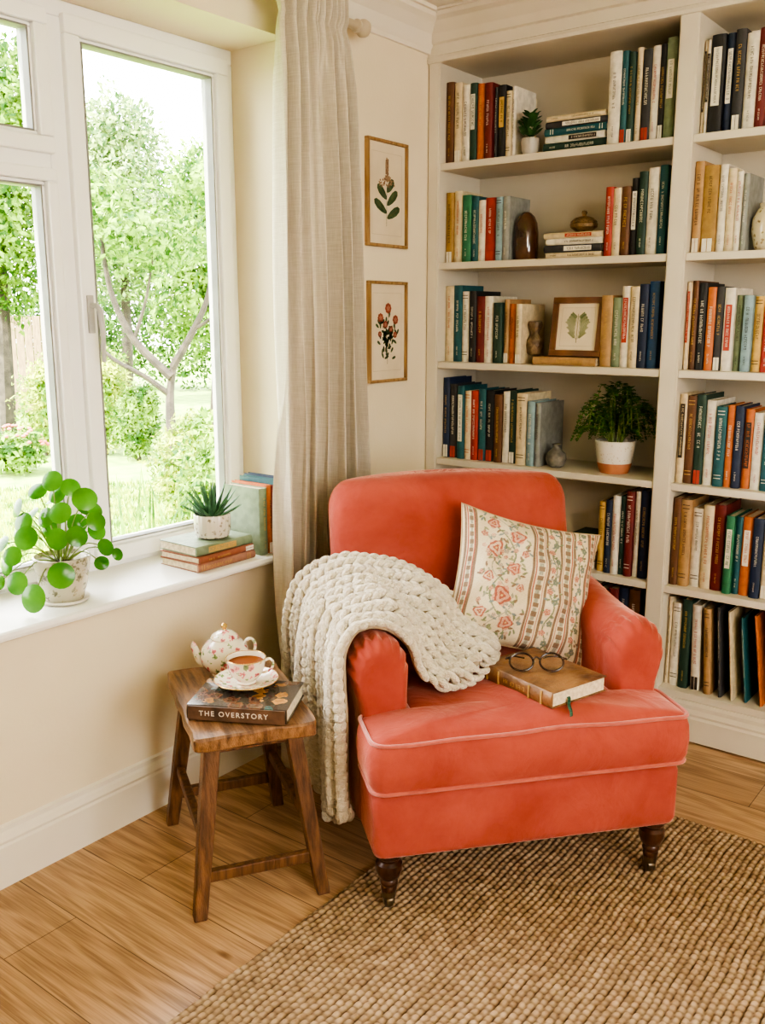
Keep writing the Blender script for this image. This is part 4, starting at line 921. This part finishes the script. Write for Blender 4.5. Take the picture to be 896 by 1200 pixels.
mb = MB(); mb.lathe([(.001,0),(.038,0),(.040,.003),(.038,.008),(.052,.017),(.067,.036),(.071,.058),(.065,.082),(.050,.100),(.038,.107),(.036,.111)], n=44, cap=(False, True)); mb.build('body', china_m, tp)
mb = MB(); mb.lathe([(.039,.109),(.040,.112),(.035,.120),(.020,.129),(.008,.132),(.006,.135)], n=36); ld = mb.build('lid', china_m, tp)
mb = MB(); mb.lathe([(.006,.134),(.005,.137),(.009,.142),(.009,.148),(.004,.153),(.001,.154)], n=20); mb.build('knob', gilt2, ld)
mb = MB(); mb.tube(catmull([(-.054,0,.036),(-.072,0,.044),(-.082,0,.066),(-.091,0,.088),(-.096,0,.093)], 16), [.017,.016,.015,.0145,.014,.013,.012,.011,.0105,.010,.0095,.009,.0085,.008,.008,.0085], 12); mb.build('spout', china_m, tp)
mb = MB(); mb.tube(catmull([(.054,0,.088),(.064,0,.104),(.078,0,.106),(.087,0,.090),(.083,0,.064),(.072,0,.046),(.062,0,.040)], 22), .0046, 8); mb.build('handle', china_m, tp)

# ------------------------------------------------------------------ garden
GZ = -.25
def leafmat(name, c1, c2, tr_=.3, sc=5): return pm(name, c1, c2, sc, .7, trans=tr_, detail=9, contrast=(.42,.60), spec=.2)
g1 = leafmat('foliage_bright', (.22,.36,.04), (.024,.075,.010)); g2 = leafmat('foliage_mid', (.10,.21,.03), (.013,.046,.008)); g3 = leafmat('foliage_lime', (.42,.48,.05), (.08,.17,.016)); g4 = leafmat('foliage_hazed', (.28,.38,.12), (.055,.12,.035))  # g4: distance haze put into a paler leaf colour
bark_m = pm('bark', (.055,.042,.030), (.022,.017,.012), 10, .9, .5, 30)
def leaves(blobs, n, s):
    vols = np.array([b[3]*b[4]*b[5] for b in blobs])**.67; vols /= vols.sum(); V = []
    for b, q in zip(blobs, vols):
        k = int(n*q)+1; d = np.random.normal(size=(k, 3)); d /= np.linalg.norm(d, axis=1)[:, None]; r = np.random.rand(k, 1)**.33
        lump = 1+.32*np.sin(d[:, :1]*7+b[0]*3)*np.sin(d[:, 1:2]*6+b[1])*np.sin(d[:, 2:]*7+b[2])
        p = d*r*lump*np.array(b[3:6])+np.array(b[:3])
        a = np.random.normal(size=(k, 3)); a /= np.linalg.norm(a, axis=1)[:, None]; c = np.cross(a, d); c /= (np.linalg.norm(c, axis=1)[:, None]+1e-6)
        ss = s*(.6+.8*np.random.rand(k, 1)); V.append(np.stack([p-a*ss, p+c*ss*.45, p+a*ss, p-c*ss*.45], 1).reshape(-1, 3))
    V = np.concatenate(V); V[:, 2] = np.maximum(V[:, 2], .01); return V
def plant(name, label, cat, x, y, blobs, n, s, m, trunk=None, group=None):
    r = thing(name, label, cat, (x, y, GZ), group=group); V = leaves(blobs, n, s); F = np.arange(len(V)).reshape(-1, 4)
    me = bpy.data.meshes.new('foliage'); me.from_pydata(V.tolist(), [], F.tolist()); me.materials.append(m); o = bpy.data.objects.new('foliage', me); COL.objects.link(o); o.parent = r
    if trunk:
        mb = MB()
        for pts, rad in trunk: mb.tube(catmull(pts, 14), [rad*(1-.6*k/13) for k in range(14)], 8)
        mb.build('trunk', bark_m, r)
    return r
def at(u, dist):
    x = (u-448)/F_PX; d = hv*1.0 + rv*x; d.normalize(); return d*dist
gd = pm('lawn_grass', (.24,.36,.05), (.12,.22,.025), 4, .9, .4, 60)
mb = MB(); mb.box(-45, -2.53, -8, 36, GZ-.05, GZ); struct(mb.build('ground', gd, smooth=False))
k = 14000; rr0 = np.random.uniform(5.6, 10.2, k); an = np.random.uniform(math.atan2(.50, -.95), math.atan2(.72, -.70), k); px = rr0*np.cos(an); py = rr0*np.sin(an); hgt = np.random.uniform(.03, .07, k); a = np.random.uniform(0, 6.28, k)
V = np.stack([np.stack([px-.008*np.cos(a), py-.008*np.sin(a), np.full(k, GZ)], 1), np.stack([px+.008*np.cos(a), py+.008*np.sin(a), np.full(k, GZ)], 1), np.stack([px+.02*np.sin(a), py, GZ+hgt], 1)], 1).reshape(-1, 3)
me = bpy.data.meshes.new('grass'); me.from_pydata(V.tolist(), [], np.arange(3*k).reshape(-1, 3).tolist()); me.materials.append(g3); o = bpy.data.objects.new('grass', me); COL.objects.link(o); tag(o, 'bright green lawn grass outside the window', 'grass', kind='stuff')
p = at(196, 10.5)
plant('tree', 'small tree with forked bare trunk in the middle of the garden', 'tree', p.x, p.y, [(-.1,-.1,2.55,.85,.85,.36),(-.45,-.4,2.95,.5,.5,.35),(.35,.35,3.05,.55,.55,.35)], 3400, .045, g1,
      [([(0,0,0),(.05,0,.4),(0,.05,.9),(.05,.1,1.3)], .075), ([(.03,.05,1.1),(-.25,-.2,1.5),(-.4,-.35,2.0),(-.45,-.4,2.6)], .05), ([(.03,.08,1.2),(.2,.25,1.6),(.3,.4,2.0),(.35,.5,2.7)], .045), ([(0,.05,.9),(-.15,-.15,1.1),(-.4,-.45,1.35),(-.65,-.65,1.8)], .035), ([(.2,.25,1.6),(.45,.4,1.8),(.7,.6,2.2)], .022), ([(-.25,-.2,1.5),(-.15,-.1,1.9),(-.1,.0,2.4)], .022)])
p = at(150, 19.5)
plant('tree', 'tall haze-paled leafy tree rising behind the forked tree', 'tree', p.x, p.y, [(0,0,3.4,1.6,1.6,1.5),(-.3,.2,5.0,1.1,1.1,1.0)], 16000, .065, g4, [([(0,0,0),(.1,0,1.2),(0,.1,2.6),(.1,0,4.4)], .13)])
p = at(8, 15.2)
plant('tree', 'dense green tree at the left edge beyond the lawn', 'tree', p.x, p.y, [(0,0,3.2,1.15,1.15,1.6),(.1,.1,4.8,.9,.9,.9)], 14000, .06, g1, [([(0,0,0),(.1,0,1.2),(0,.1,2.6),(.1,0,4)], .13)])
p = at(252, 14.2)
plant('tree', 'leafy tree at the right side of the garden view', 'tree', p.x, p.y, [(0,0,2.3,1.0,1.0,1.2),(.1,.1,3.5,.8,.8,.8)], 10000, .055, g1, [([(0,0,0),(.1,0,1.0),(0,.1,2.2),(.1,0,3.2)], .11)])
ph = at(130, 23.5)
blobs = []
for k in range(-7, 8):
    q = rv*(k*1.15); blobs.append((q.x, q.y, 1.55+.25*math.sin(k*2.1), 1.0, 1.0, 1.55+.25*math.sin(k*1.7)))
plant('hedge', 'long green hedge closing off the far end of garden', 'hedge', ph.x, ph.y, blobs, 30000, .07, g2)
for i, (u, dist, w, h, m, nm) in enumerate(((52, 12.6, .36, 1.25, g3, 'lime green shrub behind the lawn on the left'), (122, 12.4, .38, 1.35, g3, 'lime yellow shrub left of the forked tree'), (160, 11.8, .30, .95, g1, 'bright green shrub below the forked tree'), (222, 8.2, .36, .95, g3, 'yellow green bush in front of forked tree'), (262, 6.4, .38, 1.15, g1, 'leafy bush near the window at right side'), (114, 14.6, .50, 2.1, g2, 'large dark rounded bush behind the lime yellow shrub'))):
    p = at(u, dist); plant('shrub', nm, 'shrub', p.x, p.y, [(0,0,h*.45,w,w,h*.45),(w*.2,w*.15,h*.72,w*.7,w*.7,h*.3)], 4600, .030, m, [([(0,0,0),(0,0,h*.2),(.02,0,h*.4),(0,.02,h*.6)], .03)], 'garden shrubs')
p = at(12, 11.2); fb = thing('flower_bush', 'low bush dotted with pale pink flowers beside the lawn', 'flowers', (p.x, p.y, GZ))
V = leaves([(0,0,.26,.40,.40,.26)], 1800, .035); me = bpy.data.meshes.new('foliage'); me.from_pydata(V.tolist(), [], np.arange(len(V)).reshape(-1,4).tolist()); me.materials.append(g1); o = bpy.data.objects.new('foliage', me); COL.objects.link(o); o.parent = fb
mb = MB()
for k in range(36):
    a = random.uniform(0, 6.28); e = random.uniform(.2, 1.5); mb.ell((.40*math.cos(a)*math.cos(e), .40*math.sin(a)*math.cos(e), .26+.29*math.sin(e)), (.024,.024,.018), None, 7, 5)
mb.build('blossom', pm('pale_pink_petal', (.45,.13,.11), (.40,.10,.08), 5, .7), fb)
p = at(168, 4.9); r = thing('iris_plant', 'clump of long upright blade leaves outside near the window', 'plant', (p.x, p.y, GZ)); mb = MB()
for k in range(54):
    a = random.uniform(0, 6.28); b0 = Vector((random.uniform(-.22,.22), random.uniform(-.22,.22), 0)); H = random.uniform(.5, 1.0); l = random.uniform(.08, .40)
    pts = catmull([b0, b0+Vector((l*.2*math.cos(a), l*.2*math.sin(a), H*.5)), b0+Vector((l*math.cos(a), l*math.sin(a), H))], 7); s = Vector((-math.sin(a), math.cos(a), 0))
    vv = []
    for q, pt in enumerate(pts): wv = .014*(1-(q/6)**2)+.001; vv += [pt-s*wv, pt+s*wv]
    mb.add(vv, [(2*q, 2*q+1, 2*q+3, 2*q+2) for q in range(6)])
mb.build('foliage', g1, r)
p = at(-55, 18.5); fe = thing('fence', 'weathered wooden board fence at the end of the garden', 'fence', (p.x, p.y, GZ), (0,0,R(37.4))); fm_ = pm('fence_wood', (.26,.18,.10), (.15,.10,.06), 6, .9, .3, 20, (6,6,1))
mb = MB()
for k in range(28): mb.box(-1.6+k*.15, -1.6+k*.15+.135, 0, .02, .05, 1.75)
mb.build('panel', fm_, fe, smooth=False)
for k in range(3):
    mb = MB(); mb.box(-1.7+k*2.1, -1.6+k*2.1, -.1, 0, 0, 1.9); mb.build('post', fm_, fe, smooth=False)

# ------------------------------------------------------------------ light
w = bpy.data.worlds.new('World'); SC.world = w; w.use_nodes = True; nt = w.node_tree; bg = nt.nodes['Background']
tc = nt.nodes.new('ShaderNodeTexCoord'); sp = nt.nodes.new('ShaderNodeSeparateXYZ'); nt.links.new(tc.outputs['Generated'], sp.inputs[0])
cr = nt.nodes.new('ShaderNodeValToRGB'); cr.color_ramp.elements[0].color = (1,.97,.92,1); cr.color_ramp.elements[1].color = (.93,.96,1,1); nt.links.new(sp.outputs[2], cr.inputs[0]); nt.links.new(cr.outputs[0], bg.inputs[0])
bg.inputs[1].default_value = 15
sl = bpy.data.lights.new('sun', 'SUN'); sl.energy = 36; sl.angle = R(2.5); sl.color = (1, .93, .80); so = bpy.data.objects.new('sun', sl); COL.objects.link(so)
so.rotation_euler = Vector((.16, .60, -.75)).to_track_quat('-Z', 'Y').to_euler()
def area(name, loc, target, size, e, col):
    l = bpy.data.lights.new(name, 'AREA'); l.size = size; l.energy = e; l.color = col; o = bpy.data.objects.new(name, l); COL.objects.link(o); o.location = loc
    o.rotation_euler = (Vector(target)-Vector(loc)).to_track_quat('-Z', 'Y').to_euler()
area('room_fill', (1.6, -.1, 2.25), (-1.0, 2.6, .9), .8, 44, (1, .89, .73))  # warm fill light added from front right, no lamp stands there
try:
    SC.view_settings.view_transform = 'AgX'; SC.view_settings.look = 'AgX - High Contrast'; SC.view_settings.exposure = .12
except Exception as ex: print(ex)
